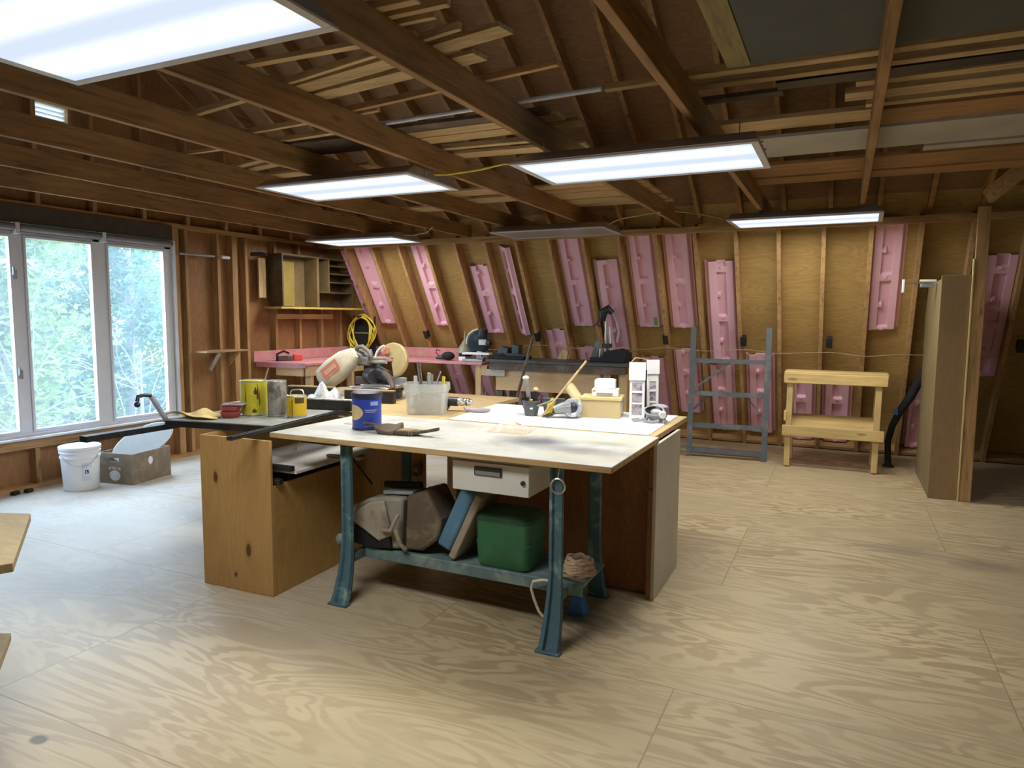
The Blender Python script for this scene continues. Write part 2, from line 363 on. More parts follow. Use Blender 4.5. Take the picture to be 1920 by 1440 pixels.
class MB:
    def __init__(s): s.v = []; s.f = []; s.mi = []; s.cur = 0
    def add(s, vs, fs, Mx=None):
        b = len(s.v)
        for p in vs:
            p = Vector(p); s.v.append(Mx @ p if Mx is not None else p)
        for f in fs: s.f.append([b + i for i in f]); s.mi.append(s.cur)
        return s
    def box(s, a, b, Mx=None, top=None):
        x0, y0, z0 = [min(i, j) for i, j in zip(a, b)]; x1, y1, z1 = [max(i, j) for i, j in zip(a, b)]
        vs = [(x0, y0, z0), (x1, y0, z0), (x1, y1, z0), (x0, y1, z0), (x0, y0, z1), (x1, y0, z1), (x1, y1, z1), (x0, y1, z1)]
        fs = [(0, 3, 2, 1), (4, 5, 6, 7), (0, 1, 5, 4), (1, 2, 6, 5), (2, 3, 7, 6), (3, 0, 4, 7)]
        n = len(s.mi); s.add(vs, fs, Mx)
        if top is not None: s.mi[n + 1] = top
        return s
    def beam(s, p0, p1, w, h, up=(0, 0, 1)):
        # box of section w (side) x h (along up) running p0 -> p1 through its centre
        p0 = Vector(p0); p1 = Vector(p1); d = (p1 - p0); L = d.length; d.normalize()
        sd = d.cross(Vector(up)); sd.normalize(); u = sd.cross(d)
        Mx = Matrix((( d.x, sd.x, u.x, p0.x), (d.y, sd.y, u.y, p0.y), (d.z, sd.z, u.z, p0.z), (0, 0, 0, 1)))
        return s.box((0, -w / 2, -h / 2), (L, w / 2, h / 2), Mx)
    def cyl(s, p0, p1, r0, r1=None, n=16, cap=True):
        if r1 is None: r1 = r0
        Mx, L = frame_of(p0, p1)
        vs = [(r0 * math.cos(2 * PI * i / n), r0 * math.sin(2 * PI * i / n), 0) for i in range(n)] + [(r1 * math.cos(2 * PI * i / n), r1 * math.sin(2 * PI * i / n), L) for i in range(n)]
        fs = [(i, (i + 1) % n, n + (i + 1) % n, n + i) for i in range(n)]
        if cap: fs += [tuple(range(n - 1, -1, -1)), tuple(range(n, 2 * n))]
        return s.add(vs, fs, Mx)
    def lathe(s, prof, n=24, Mx=None, a0=0, a1=2 * PI, cap=False):
        full = abs(a1 - a0 - 2 * PI) < 1e-6; m = n if full else n + 1
        vs = []
        for r, z in prof:
            for i in range(m):
                a = a0 + (a1 - a0) * i / n; vs.append((r * math.cos(a), r * math.sin(a), z))
        fs = []
        for j in range(len(prof) - 1):
            for i in range(n):
                k = (i + 1) % m
                fs.append((j * m + i, j * m + k, (j + 1) * m + k, (j + 1) * m + i))
        if cap and full:
            fs.append(tuple(range(m - 1, -1, -1))); fs.append(tuple((len(prof) - 1) * m + i for i in range(m)))
        return s.add(vs, fs, Mx)
    def tube(s, pts, r, n=8, closed=False):
        P = [Vector(p) for p in pts]; N = len(P); vs = []; nrm = None
        for i, p in enumerate(P):
            a = P[(i - 1) % N] if closed or i > 0 else P[i]; b = P[(i + 1) % N] if closed or i < N - 1 else P[i]
            d = (b - a).normalized()
            if nrm is None:
                nrm = d.orthogonal().normalized()
            else:
                nrm = (nrm - d * nrm.dot(d)); nrm = nrm.normalized() if nrm.length > 1e-6 else d.orthogonal().normalized()
            bn = d.cross(nrm); rr = r[i] if isinstance(r, (list, tuple)) else r
            for k in range(n):
                t = 2 * PI * k / n; vs.append(p + nrm * (rr * math.cos(t)) + bn * (rr * math.sin(t)))
        fs = []
        for i in range(N if closed else N - 1):
            j = (i + 1) % N
            for k in range(n): fs.append((i * n + k, i * n + (k + 1) % n, j * n + (k + 1) % n, j * n + k))
        if not closed: fs += [tuple(range(n - 1, -1, -1)), tuple((N - 1) * n + k for k in range(n))]
        return s.add(vs, fs)
    def prism(s, poly, a, b, axis='Y', Mx=None):
        # poly: list of 2D points in the plane across axis (Y: (x,z); X: (y,z); Z: (x,y))
        def P(p, t): return {'Y': (p[0], t, p[1]), 'X': (t, p[0], p[1]), 'Z': (p[0], p[1], t)}[axis]
        n = len(poly); vs = [P(p, a) for p in poly] + [P(p, b) for p in poly]
        fs = [tuple(range(n)), tuple(range(2 * n - 1, n - 1, -1))] + [(i, n + i, n + (i + 1) % n, (i + 1) % n) for i in range(n)]
        return s.add(vs, fs, Mx)
    def grid(s, fn, nu, nv):
        vs = [fn(i / nu, j / nv) for j in range(nv + 1) for i in range(nu + 1)]
        fs = [(j * (nu + 1) + i, j * (nu + 1) + i + 1, (j + 1) * (nu + 1) + i + 1, (j + 1) * (nu + 1) + i) for j in range(nv) for i in range(nu)]
        return s.add(vs, fs)
    def ball(s, c, r, n=12, sq=(1, 1, 1)):
        prof = [(r * math.sin(PI * j / n) + 1e-5, -r * math.cos(PI * j / n)) for j in range(n + 1)]
        return s.lathe(prof, n, Matrix.Translation(Vector(c)) @ Matrix.Diagonal((sq[0], sq[1], sq[2], 1)))

def build(name, mb, mat, parent=None, loc=None, rot=None, bev=0, sub=0, solid=0):
    me = bpy.data.meshes.new(name)
    me.from_pydata([tuple(v) for v in mb.v], [], mb.f)
    bm = bmesh.new(); bm.from_mesh(me)
    bmesh.ops.recalc_face_normals(bm, faces=bm.faces); bm.to_mesh(me); bm.free()
    mats = mat if isinstance(mat, (list, tuple)) else [mat]
    for m in mats: me.materials.append(M[m] if isinstance(m, str) else m)
    if len(mats) > 1: me.polygons.foreach_set('material_index', mb.mi)
    me.polygons.foreach_set('use_smooth', [True] * len(me.polygons))
    me.set_sharp_from_angle(angle=R(38)); me.update()
    o = bpy.data.objects.new(name, me); COL.objects.link(o)
    if parent is not None: o.parent = parent
    if loc is not None: o.location = loc
    if rot is not None: o.rotation_euler = rot
    if solid:
        md = o.modifiers.new('solid', 'SOLIDIFY'); md.thickness = solid; md.offset = 0
    if bev:
        md = o.modifiers.new('bevel', 'BEVEL'); md.width = bev; md.segments = 2; md.limit_method = 'ANGLE'; md.angle_limit = R(40)
    if sub:
        md = o.modifiers.new('sub', 'SUBSURF'); md.levels = sub; md.render_levels = sub
    return o

def tag(o, label, cat, group=None, kind=None):
    o['label'] = label; o['category'] = cat
    if group: o['group'] = group
    if kind: o['kind'] = kind
    return o
def thing(name, label, cat, loc=(0, 0, 0), rz=0, group=None, rot=None):
    o = bpy.data.objects.new(name, None); COL.objects.link(o); o.empty_display_size = .1
    o.location = loc; o.rotation_euler = rot if rot else (0, 0, rz)
    return tag(o, label, cat, group)
def struct(name, mb, mat, parent=None, bev=0):
    o = build(name, mb, mat, parent, bev=bev)
    if parent is None: o['kind'] = 'structure'
    return o
def dup(root, loc=None, rot=None, label=None, group=None, scale=None):
    def cp(o, parent):
        c = o.copy(); COL.objects.link(c)
        if parent is not None: c.parent = parent
        for ch in [x for x in bpy.data.objects if x.parent == o]: cp(ch, c)
        return c
    r = cp(root, None)
    if loc is not None: r.location = loc
    if rot is not None: r.rotation_euler = rot
    if scale is not None: r.scale = scale
    if label: r['label'] = label
    if group: r['group'] = group
    return r
def bx(a, b): return MB().box(a, b)
def arc(c, r, a0, a1, n, plane='XZ', y=0):
    out = []
    for i in range(n + 1):
        a = a0 + (a1 - a0) * i / n
        if plane == 'XZ': out.append((c[0] + r * math.cos(a), y, c[1] + r * math.sin(a)))
        elif plane == 'YZ': out.append((y, c[0] + r * math.cos(a), c[1] + r * math.sin(a)))
        else: out.append((c[0] + r * math.cos(a), c[1] + r * math.sin(a), y))
    return out

# ------------------------------------------------------------------ shell of the room
WX = -6.2                                   # stud faces of the window wall
def yb(z): return 8.68 - .6 * z             # inner face line of the steep back slope
SL = math.atan(.6)                          # lean of the back slope from the vertical
PT = 2.42                                   # top of the knee plate / underside of joists
RX0, RX1 = -6.34, 4.0
RIDGE_Y, YP, PITCH = 3.2, 7.25, math.tan(R(30))
def roofz(y): return PT + .02 + (YP + .09 - (y if y >= RIDGE_Y else 2 * RIDGE_Y - y)) * PITCH

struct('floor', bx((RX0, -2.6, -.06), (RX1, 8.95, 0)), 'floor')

# window wall (gable): studs in front of red-brown sheathing, opening for the triple window, vent high up
wl = MB()
WY0, WY1, WZ0, WZ1 = 2.70, 4.99, .44, 2.24
xs0, xs1 = WX - .13, WX - .09
def ywl(z): return yb(z) + .26
wl.prism([(WY1, 0), (ywl(0), 0), (ywl(PT), PT), (WY1, PT)], xs0, xs1, 'X')
wl.box((xs0, WY0, 0), (xs1, WY1, WZ0)); wl.box((xs0, WY0, WZ1), (xs1, WY1, PT))
wl.prism([(-2.5, 0), (WY0, 0), (WY0, PT), (-1.1, PT)], xs0, xs1, 'X')
VY0, VY1, VZ0, VZ1 = 3.75, 4.03, 3.14, 3.29
wl.prism([(-1.1, PT), (VY0, PT), (VY0, roofz(VY0) + .1), (RIDGE_Y, roofz(RIDGE_Y) + .1)], xs0, xs1, 'X')
wl.prism([(VY1, PT), (ywl(PT), PT), (VY1, roofz(VY1) + .15)], xs0, xs1, 'X')
wl.box((xs0, VY0, PT), (xs1, VY1, VZ0)); wl.box((xs0, VY0, VZ1), (xs1, VY1, 4.5))
wall_left = struct('wall_left', wl, 'gable')
sd = (.09, .04)
def stud_left(y, z0, z1, w=.04, name='stud'): return build(name, bx((xs1 + .001, y - w / 2, z0), (WX, y + w / 2, z1)), 'studZ', wall_left, bev=.003)
for y, w in ((5.035, .075), (5.165, .04), (5.575, .04), (5.80, .075), (5.97, .04), (6.42, .04), (6.83, .04), (7.24, .04), (7.62, .04)):
    zt = min(PT - .045, (8.62 - y) / .6 - .02); stud_left(y, .042, zt, w)
for y in (2.95, 3.58, 3.99, 4.40, 4.80): stud_left(y, .042, .35)
build('bottom_plate', bx((xs1 + .001, -1.5, .001), (WX, 8.5, .041)), 'studY', wall_left)
build('sill_plate', bx((xs1 + .001, 2.0, .352), (WX, WY1, .43)), 'studY', wall_left)
build('top_plate', bx((xs1 + .001, -1.0, PT - .043), (WX, 7.1, PT)), 'studY', wall_left)
build('window_header', bx((xs1 + .001, 2.0, 2.392), (WX + .004, WY1, PT - .044)), 'studY', wall_left)
for i in range(9):
    y = 2.7 + i * .5; stud_left(y, PT + .002, roofz(y) - .12, name='gable_stud')
# louvred vent in the gable
gv = MB()
for i in range(4):
    z = VZ0 + .022 + i * .037
    gv.beam((WX - .112, VY0 + .004, z), (WX - .112, VY1 - .004, z), .052, .004, (-.75, 0, 1))
vent = thing('gable_vent', 'small white louvred vent glowing high in the gable above the windows', 'vent', (0, 0, 0))
build('louvre', gv, 'white', vent)
fv = MB()
for a, b in (((VY0 - .03, VZ0 - .03), (VY1 + .03, VZ0)), ((VY0 - .03, VZ1), (VY1 + .03, VZ1 + .03)), ((VY0 - .03, VZ0), (VY0, VZ1)), ((VY1, VZ0), (VY1 + .03, VZ1))):
    fv.box((WX - .088, a[0], a[1]), (WX - .06, b[0], b[1]))
build('vent_frame', fv, 'studY', vent)

# steep back slope: sheathing, rafters, knee plate
SM = Matrix.Translation((0, 8.68, 0)) @ Matrix.Rotation(SL, 4, 'X')   # local z up the slope, local y outward
SLEN = PT * math.sqrt(1 + .36)
wb = MB().box((RX0, .142, -.1), (RX1, .160, SLEN + .30), SM)
wall_back = struct('wall_back', wb, 'sheath')
RAF = [-.205 + .402 * k for k in range(-14, 11)]
for x in RAF:
    m = MB().box((x - .02, 0, .0), (x + .02, .141, SLEN - .05), SM); build('rafter', m, 'studZ', wall_back, bev=.003)
build('bottom_plate', MB().box((-6.1, .02, .002), (RX1, .14, .04), SM), 'studX', wall_back)
build('top_plate', bx((RX0 + .1, YP - .03, PT - .062), (RX1, YP + .06, PT - .002)), 'studX', wall_back, bev=.003)
# a strip of blocking where the sheathing sheets meet is not visible; far-side walls close the room
wf = MB().prism([(-2.45, -.05), (-2.3, -.05), (-.75, PT + .2), (-.9, PT + .2)], RX0, RX1, 'X')
struct('wall_front', wf, 'sheath')
wr = MB().prism([(-2.4, 0), (8.9, 0), (7.4, PT), (RIDGE_Y, roofz(RIDGE_Y) + .1), (-1.0, PT)], RX1, RX1 + .03, 'X')
struct('wall_right', wr, 'sheath')

# upper roof: two 30 degree slopes of brown sheathing on rafters
rf = MB()
for sgn in (1, -1):
    y0 = YP + .45 if sgn > 0 else 2 * RIDGE_Y - YP - .45
    a = (y0, roofz(y0) + .15); b = (RIDGE_Y, roofz(RIDGE_Y) + .15)
    rf.prism([a, b, (b[0], b[1] + .02), (a[0], a[1] + .02)], RX0, RX1, 'X')
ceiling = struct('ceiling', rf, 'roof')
for k in range(-15, 9):
    x = -.205 + .402 * k
    m = MB().prism([(YP + .08, roofz(YP + .08) + .005), (RIDGE_Y, roofz(RIDGE_Y) + .005), (RIDGE_Y, roofz(RIDGE_Y) + .148), (YP + .08, roofz(YP + .08) + .148)], x + .03, x + .068, 'X')
    build('rafter', m, 'joistY', ceiling)
    if x > -4:
        y1 = 2 * RIDGE_Y - YP - .08
        m = MB().prism([(y1, roofz(y1) + .005), (RIDGE_Y, roofz(RIDGE_Y) + .005), (RIDGE_Y, roofz(RIDGE_Y) + .148), (y1, roofz(y1) + .148)], x + .03, x + .068, 'X')
        build('rafter', m, 'joistY', ceiling)
build('ridge_board', bx((RX0 + .1, RIDGE_Y - .019, roofz(RIDGE_Y) - .03), (RX1, RIDGE_Y + .019, roofz(RIDGE_Y) + .003)), 'joistX', ceiling)

# ceiling joists (2x6), every other rafter
JZ0, JZ1 = PT + .002, PT + .142
jl = ['first ceiling joist out from the window wall', 'second ceiling joist out from the window wall', 'third ceiling joist out from the window wall',
      'fourth ceiling joist out from the window wall, under a single bridging stick', 'fifth ceiling joist from the window wall, above the big near light', 'dark ceiling joist beside the big near light, with board ends jutting over it',
      'ceiling joist passing over the brightest middle light', 'pale narrow looking ceiling joist crossing the dark grey sheets and long boards']
for x, lb in zip((-5.62, -4.82, -4.02, -3.205, -2.385, -1.54, -.69, .095), jl):
    o = build('ceiling_joist', bx((x - .019, -.85, JZ0), (x + .019, YP + .05, JZ1)), 'joistY', bev=.003)
    tag(o, 'brown wooden ' + lb if not lb.startswith(('dark', 'pale')) else lb, 'joist', 'ceiling joists over the workshop')

# ------------------------------------------------------------------ windows
win = MB()
fx0, fx1 = WX - .065, WX - .02
mull = [(2.72, 2.79), (3.475, 3.562), (4.168, 4.290), (4.915, 4.985)]
for a, b in mull: win.box((fx0, a, WZ0 + .045), (fx1, b, WZ1 - .02))
win.box((fx0, 2.72, WZ0 + .0), (fx1, 4.985, WZ0 + .045)); win.box((fx0, 2.72, WZ1 - .09), (fx1, 4.985, WZ1 - .02))
window = struct('window_1', win, 'winwhite', bev=.004)
panes = [(2.79, 3.475), (3.562, 4.168), (4.290, 4.915)]
for i, (a, b) in enumerate(panes):
    z0, z1 = WZ0 + .047, WZ1 - .092
    s = MB(); w = .024
    s.box((fx0 + .008, a + .001, z0), (fx1 + .012, a + w, z1)); s.box((fx0 + .008, b - w, z0), (fx1 + .012, b - .001, z1))
    s.box((fx0 + .008, a + w, z0), (fx1 + .012, b - w, z0 + w)); s.box((fx0 + .008, a + w, z1 - w), (fx1 + .012, b - w, z1))
    sash = build('sash', s, 'winwhite', window, bev=.004)
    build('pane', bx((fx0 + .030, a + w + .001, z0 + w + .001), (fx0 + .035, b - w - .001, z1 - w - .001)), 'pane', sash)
for z in (.95, 1.78):
    l = bx((fx1 + .002, 3.475, z), (fx1 + .022, 3.50, z + .075)); l.box((fx1 + .01, 3.462, z + .03), (fx1 + .035, 3.476, z + .10))
    build('latch', l, 'grey_metal', window, bev=.003)
for y in (3.50, 4.245): build('mullion_cap', bx((WX - .02, y - .018, 2.150), (WX + .045, y + .018, 2.242)), 'winwhite', window, bev=.003)
st = bx((WX - .13, 2.0, .432), (WX + .035, 5.02, .452)); struct('trim_1', st, 'winwhite', bev=.004)       # sill
struct('trim_2', bx((WX - .06, 2.0, 2.243), (WX + .015, 4.985, 2.39)), 'header')                             # dark header above the panes
struct('trim_3', bx((WX - .02, 4.99, .455), (WX + .012, 5.02, 2.24)), 'winwhite', bev=.003)                    # side casing
for (a, b), lb in zip(((2.74, 3.478), (3.522, 4.222), (4.268, 4.97)), ('above the window pane cut by the photo edge', 'above the middle window pane', 'above the window pane next to the small wall shelf')):
    m = MB().cyl((WX + .02, a, 2.205), (WX + .02, b, 2.205), .030, n=16)
    m.box((WX - .006, a, 2.170), (WX + .002, b, 2.236))
    tag(build('roller_shade', m, 'shade'), 'grey rolled up window shade ' + lb, 'shade', 'rolled shades over the windows')

# ------------------------------------------------------------------ troffer lights
def troffer(loc, label, rz=0, lit=True, group='fluorescent lights under the joists'):
    t = thing('ceiling_light', label, 'ceiling light', loc, rz, group)
    h = MB(); a, b = .605, .30; zt = .072
    vs = [(-a, -b, .012), (a, -b, .012), (a, b, .012), (-a, b, .012), (-a + .02, -b + .10, zt), (a - .02, -b + .10, zt), (a - .02, b - .10, zt), (-a + .02, b - .10, zt)]
    h.add(vs, [(4, 5, 6, 7), (0, 1, 5, 4), (1, 2, 6, 5), (2, 3, 7, 6), (3, 0, 4, 7)])
    build('housing', h, 'housing', t, bev=.003)
    f = MB(); w = .030
    f.box((-a - .004, -b - .004, 0), (a + .004, -b + w, .011)); f.box((-a - .004, b - w, 0), (a + .004, b + .004, .011))
    f.box((-a - .004, -b + w, 0), (-a + w, b - w, .011)); f.box((a - w, -b + w, 0), (a + .004, b - w, .011))
    build('door_frame', f, 'fix_frame', t, bev=.002)
    build('lens', bx((-a + w + .001, -b + w + .001, .003), (a - w - .001, b - w - .001, .009)), 'lens' if lit else 'lens_off', t)
    for s in (-1, 1):
        k = MB()
        for y in (-.10, .06): k.cyl((s * (a - .004), y, .040), (s * (a + .003), y, .042), .008, n=10); k.box((s * (a - .004), y - .006, .020), (s * (a + .002), y + .006, .026))
        build('knockout', k, 'chrome', t)
    if lit:
        ld = bpy.data.lights.new('tube light', 'AREA'); ld.shape = 'RECTANGLE'; ld.size = 1.12; ld.size_y = .52
        ld.energy = LIGHT_W; ld.color = (1.0, .97, .90)
        lo = bpy.data.objects.new('tube_light', ld); COL.objects.link(lo); lo.parent = t; lo.location = (0, 0, -.012)
    return t
LIGHT_W = 31
L1 = troffer((-2.005, 1.425, 2.343), 'big glowing fluorescent ceiling light, cut by the top edge of the photo')
L2 = troffer((-2.99, 3.86, 2.343), 'lit fluorescent ceiling light with a yellow cord leaving its grey end')
L3 = troffer((-.985, 3.61, 2.275), 'brightest wide fluorescent ceiling light hanging over the table end')
L4 = troffer((-5.05, 6.635, 2.343), 'small looking lit fluorescent ceiling light near the hanging shelf cabinet')
L5 = troffer((-.35, 6.66, 2.343), 'slim looking lit fluorescent ceiling light above the grey rack and sawhorse', R(-1.5))
L6 = troffer((-2.69, 6.70, 2.343), 'unlit grey fluorescent ceiling light in the row along the back wall', 0, False)
wires = MB()
for sx in (-.5, .5): wires.tube([(sx, -.1, .074), (sx, -.1, .145)], .003, 6)
for sx in (-.5, .5): wires.tube([(sx, .1, .074), (sx, .1, .145)], .003, 6)
build('hanger_wire', wires, 'grey_metal', L3)
def cord(pts, r, mat, label, name='extension_cord', group='cords between the ceiling lights'):
    P = []
    for (a, b) in zip(pts[:-1], pts[1:]):
        for i in range(5):
            t = i / 5; P.append(Vector(a).lerp(Vector(b), t))
    P.append(Vector(pts[-1]))
    return tag(build(name, MB().tube(P, r, 8), mat), label, 'cord', group)
cord([(-2.37, 3.84, 2.385), (-2.25, 3.80, 2.37), (-1.98, 3.72, 2.362), (-1.78, 3.63, 2.36), (-1.62, 3.60, 2.335)], .006, 'yellow_cord', 'bright yellow cord strung between the two middle ceiling lights')
cord([(-4.44, 6.55, 2.385), (-4.30, 6.51, 2.375), (-4.05, 6.40, 2.38), (-3.88, 6.25, 2.415)], .005, 'tan_cord', 'tan cord looping from the small looking light up to a joist')
cord([(-2.07, 6.5, 2.385), (-1.88, 6.26, 2.395), (-1.65, 6.2, 2.41), (-1.48, 6.12, 2.413)], .005, 'tan_cord', 'tan cord running off the end of the unlit grey light')
cord([(-1.36, 6.12, 2.413), (-1.2, 6.2, 2.40), (-1.05, 6.33, 2.375), (-.965, 6.55, 2.37)], .005, 'tan_cord', 'tan cord feeding the slim looking light above the rack')

# ------------------------------------------------------------------ pink foam rafter vents
def baffle_mesh(L, W=.305, kind='flat', bend=0, nv=None):
    nv = nv or int(L / .015)
    def hgt(u, v):
        au = abs(u) * W; fl = W * .375; e = W * .44
        h = .046 if au < fl else (.046 - (au - fl) / (e - fl) * .042 if au < e else .004)
        s = v * L; q = s % .585; c = u * W
        slot = .035 < q < .545 and not (abs(q - .285) < .022 and c > .008)
        if slot and abs(c + .003) < .047: h -= .036
        if (abs(q - .285) < .022 and c > .0 and c < .03) or (q < .03 and abs(c) < .02 - .5 * q): h += .008
        return h
    def fn(i, j):
        u = (i - .5) * 2 * .5; x = u * W; s = j * L
        w = hgt(u, j) + bend * math.sin(PI * min(1, j * 1.05)) + (.03 * (1 - j) ** 6 * (1 if u > 0 else -.3) if kind != 'flat' else 0)
        return (x, w, s)
    return MB().grid(fn, 44, nv)
BAF = {}
def baffle(x, z0, z1, label, dx=0, twist=0, bend=0, kind='flat', depth=.137, W=.305, group='pink foam vents between the rafters'):
    # z0..z1: heights of its lower and upper end on the leaning wall
    k = math.sqrt(1.36); s0, s1 = z0 * k, z1 * k; L = s1 - s0
    key = (round(L, 2), W, kind, bend)
    if key not in BAF:
        o = build('rafter_vent', baffle_mesh(L, W, kind, bend), 'pink', solid=.004); BAF[key] = o
    else:
        o = BAF[key].copy(); COL.objects.link(o)
    # local: x across, y into the room, z up the slope
    Mx = SM @ Matrix.Translation((x + dx, depth, s0)) @ Matrix.Rotation(PI, 4, 'Z') @ Matrix.Rotation(twist, 4, 'Z')
    o.matrix_world = Mx
    return tag(o, label, 'rafter vent', group)
bayx = lambda k: -.205 + .402 * (k + .5)
up = 'upper pink foam vent '
baffle(-5.98, 1.38, 2.30, 'dull mauve foam vent in the corner bay beside the hanging wall shelf', .045, W=.17)
baffle(bayx(-14), 1.345, 2.34, up + 'above the yellow cord coil', -.02)
baffle(bayx(-12), 1.33, 2.35, up + 'between the yellow cord coil and the funnel', .05)
baffle(bayx(-10), 1.24, 2.06, up + 'above the dark disc sander, set low', 0)
baffle(bayx(-9), 1.24, 2.27, 'pink foam vent twisted edge on in its bay, above the black bench', -.01, R(-38), W=.26)
baffle(bayx(-7), 1.345, 2.355, up + 'beside the drill press, under the unlit light', 0)
baffle(bayx(-6), 1.06, 2.09, 'pink foam vent sagging forward behind the drill press', 0, R(8), .025, 'sag')
baffle(bayx(-5), 1.345, 2.355, 'long flat pink foam vent next to the sagging one, above the green strip', 0)
baffle(bayx(-4), 1.340, 2.355, 'long flat pink foam vent above the white picture stand, beside the rack post', -.01)
baffle(bayx(-3), .96, 2.04, 'wide pink foam vent hanging low behind the top of the grey rack', .02, R(3), .02, 'sag', W=.33)
baffle(bayx(1), 1.345, 2.355, 'lone upper pink foam vent between sawhorse and plywood partition', -.055, R(4))
baffle(bayx(3), .90, 2.03, 'dim purple foam vent in the dark bay beyond the upright post', .06)
lo = 'lower pink foam vent '
baffle(bayx(-8), .60, 1.29, lo + 'standing behind the black bench', .02)
baffle(bayx(-7), .55, 1.085, lo + 'barely showing over the back of the black bench', .0)
baffle(bayx(-4), .30, 1.085, lo + 'between the paper covered table and the grey rack', -.02)
baffle(bayx(-5), .10, .98, lo + 'behind the white picture stand', .0)
baffle(bayx(-3), .10, .92, lo + 'seen through the diagonal brace of the grey rack', -.04)
baffle(bayx(-2), .10, 1.05, lo + 'seen through the sawhorse side of the grey rack', -.01)
baffle(bayx(-12), .12, .86, lo + 'under the pink bench, behind the clear tub', .02)
baffle(bayx(-11), .12, .86, lo + 'under the pink bench, beside its end leg', .0)
baffle(bayx(-10), .12, .78, lo + 'in the gap between pink bench and black bench', .02)
baffle(bayx(-9), .12, .62, lo + 'under the black bench beside the tan board', .02)
baffle(bayx(-1), .05, .78, lo + 'behind the sawhorse leg next to the rack', .015)
baffle(bayx(0), .05, .78, lo + 'behind the middle of the sawhorse', -.02)
baffle(bayx(2), .05, .75, lo + 'behind the bent black pole', -.05, W=.2)

# ------------------------------------------------------------------ outlets, wire, green strip on the back wall
def on_slope(x, z, out=.0): # a point on the rafter face plane, moved out into the room
    nv = Vector((0, -1, -.6)).normalized(); return Vector((x, yb(z), z)) + nv * out
for x, lb in ((-5.08, 'on a rafter above the pink bench'), (-3.46, 'on a rafter beside the low vent behind the black bench'), (-1.87, 'on a rafter above the white picture stand'), (-1.02, 'seen between the posts of the grey rack'),
              (-.17, 'on a rafter above the sawhorse'), (1.46, 'in the dark bay beyond the post')):
    t = thing('outlet_box', 'small black electrical outlet box ' + lb, 'outlet', (0, 0, 0), 0, 'outlet boxes along the back wall')
    m = MB().box((x + .022, -.012, 1.16 * 1.166 + .06), (x + .075, .05, 1.16 * 1.166 + .16), SM); build('box', m, 'matte_black', t, bev=.004)
    m = MB().box((x + .018, -.017, 1.16 * 1.166 + .05), (x + .079, -.0125, 1.16 * 1.166 + .17), SM); build('cover_plate', m, 'black', t, bev=.002)
pts = []
for i in range(60):
    x = -4.4 + i * .1; sag = .03 * math.sin(i * .78) * (.4 + .6 * math.sin(i * .31) ** 2)
    pts.append(on_slope(x, 1.145 + sag * .7 if x > -3.7 else 1.08, .012))
tag(build('wall_cable', MB().tube(pts, .0035, 6), 'tan_cord'), 'pale cable sagging across the rafters at outlet height along the back wall', 'cable')
m = MB().box((-1.93, -.008, 1.655), (-1.89, -.0005, 1.75), SM)
tag(build('green_strip', m, 'greenmark'), 'little green strip stuck on a rafter between the two long pink vents', 'sticker')

# ------------------------------------------------------------------ boards stored on top of the joists
BZ = JZ1 + .002
def board(x0, x1, ya, yb_, label, mat='tanX', th=.019, z=BZ, dy=0, name='loose_board', group='loose boards stored on the ceiling joists', cat='board'):
    # runs along x from (x0, ya..yb_) to (x1, shifted by dy)
    w = abs(yb_ - ya); yc = (ya + yb_) / 2
    p0, p1 = Vector((x0, yc, z + th / 2)), Vector((x1, yc + dy, z + th / 2))
    o = build(name, MB().beam(p0, p1, w, th), mat, bev=.002)
    return tag(o, label, cat, group)
sB = 'lying across the joists '
board(-2.50, -1.53, 2.30, 2.34, 'thin stick ' + sB + 'beside the end of the big near light', 'tanX', .02, dy=.03)
board(-2.50, -1.345, 2.585, 2.61, 'narrow slanting strip ' + sB + 'against the first wide pale board', 'tanX', .03, dy=-.235)
board(-2.50, -1.19, 2.63, 2.725, 'first wide pale board ' + sB + 'past the big near light', 'tanX', .02, dy=-.24)
board(-2.50, -1.405, 2.75, 2.85, 'second wide pale board ' + sB + 'past the big near light', 'tanX', .02, dy=-.165)
board(-2.50, -1.15, 3.045, 3.075, 'grey brown thin stick ' + sB + 'behind the second wide pale board', 'studX', .03, dy=-.20)
o = build('metal_conduit', MB().cyl((-2.46, 3.337, BZ + .0135), (-1.085, 3.26, BZ + .0135), .013, n=12), 'label_white'); tag(o, 'white thin metal conduit lying over the joists in front of the yellow cord', 'conduit')
board(-2.55, -1.45, 3.40, 3.50, 'greyish plank ' + sB + 'just behind the white conduit', 'brown_dark', .02, dy=.02)
board(-2.50, -1.42, 3.53, 3.65, 'wide tan front plank of the flat stack above the yellow cord', 'tanX', .019)
board(-2.48, -1.35, 3.665, 3.80, 'second tan plank of the flat stack above the yellow cord', 'tanX', .019)
board(-2.45, -1.55, 3.93, 3.98, 'thin tan strip of the flat stack above the yellow cord', 'tanX', .03, dy=.06)
board(-2.46, -1.50, 4.08, 4.22, 'rear plank of the flat stack, ending over the middle light', 'tanX', .02, dy=.08)
board(-1.62, -1.36, 2.08, 2.12, 'shortest stub of wood at the very top edge over the dark joist', 'tanX', .03)
board(-1.65, -1.28, 2.155, 2.185, 'stub of wood second from the top edge over the dark joist', 'tanX', .03)
board(-1.65, -1.375, 2.225, 2.25, 'stub of wood third from the top edge over the dark joist', 'tanX', .02)
board(-1.07, -.60, 3.245, 3.29, 'brown stick ' + sB + 'beyond the end of the white conduit', 'tanX', .03, dy=-.02, z=BZ + .0)
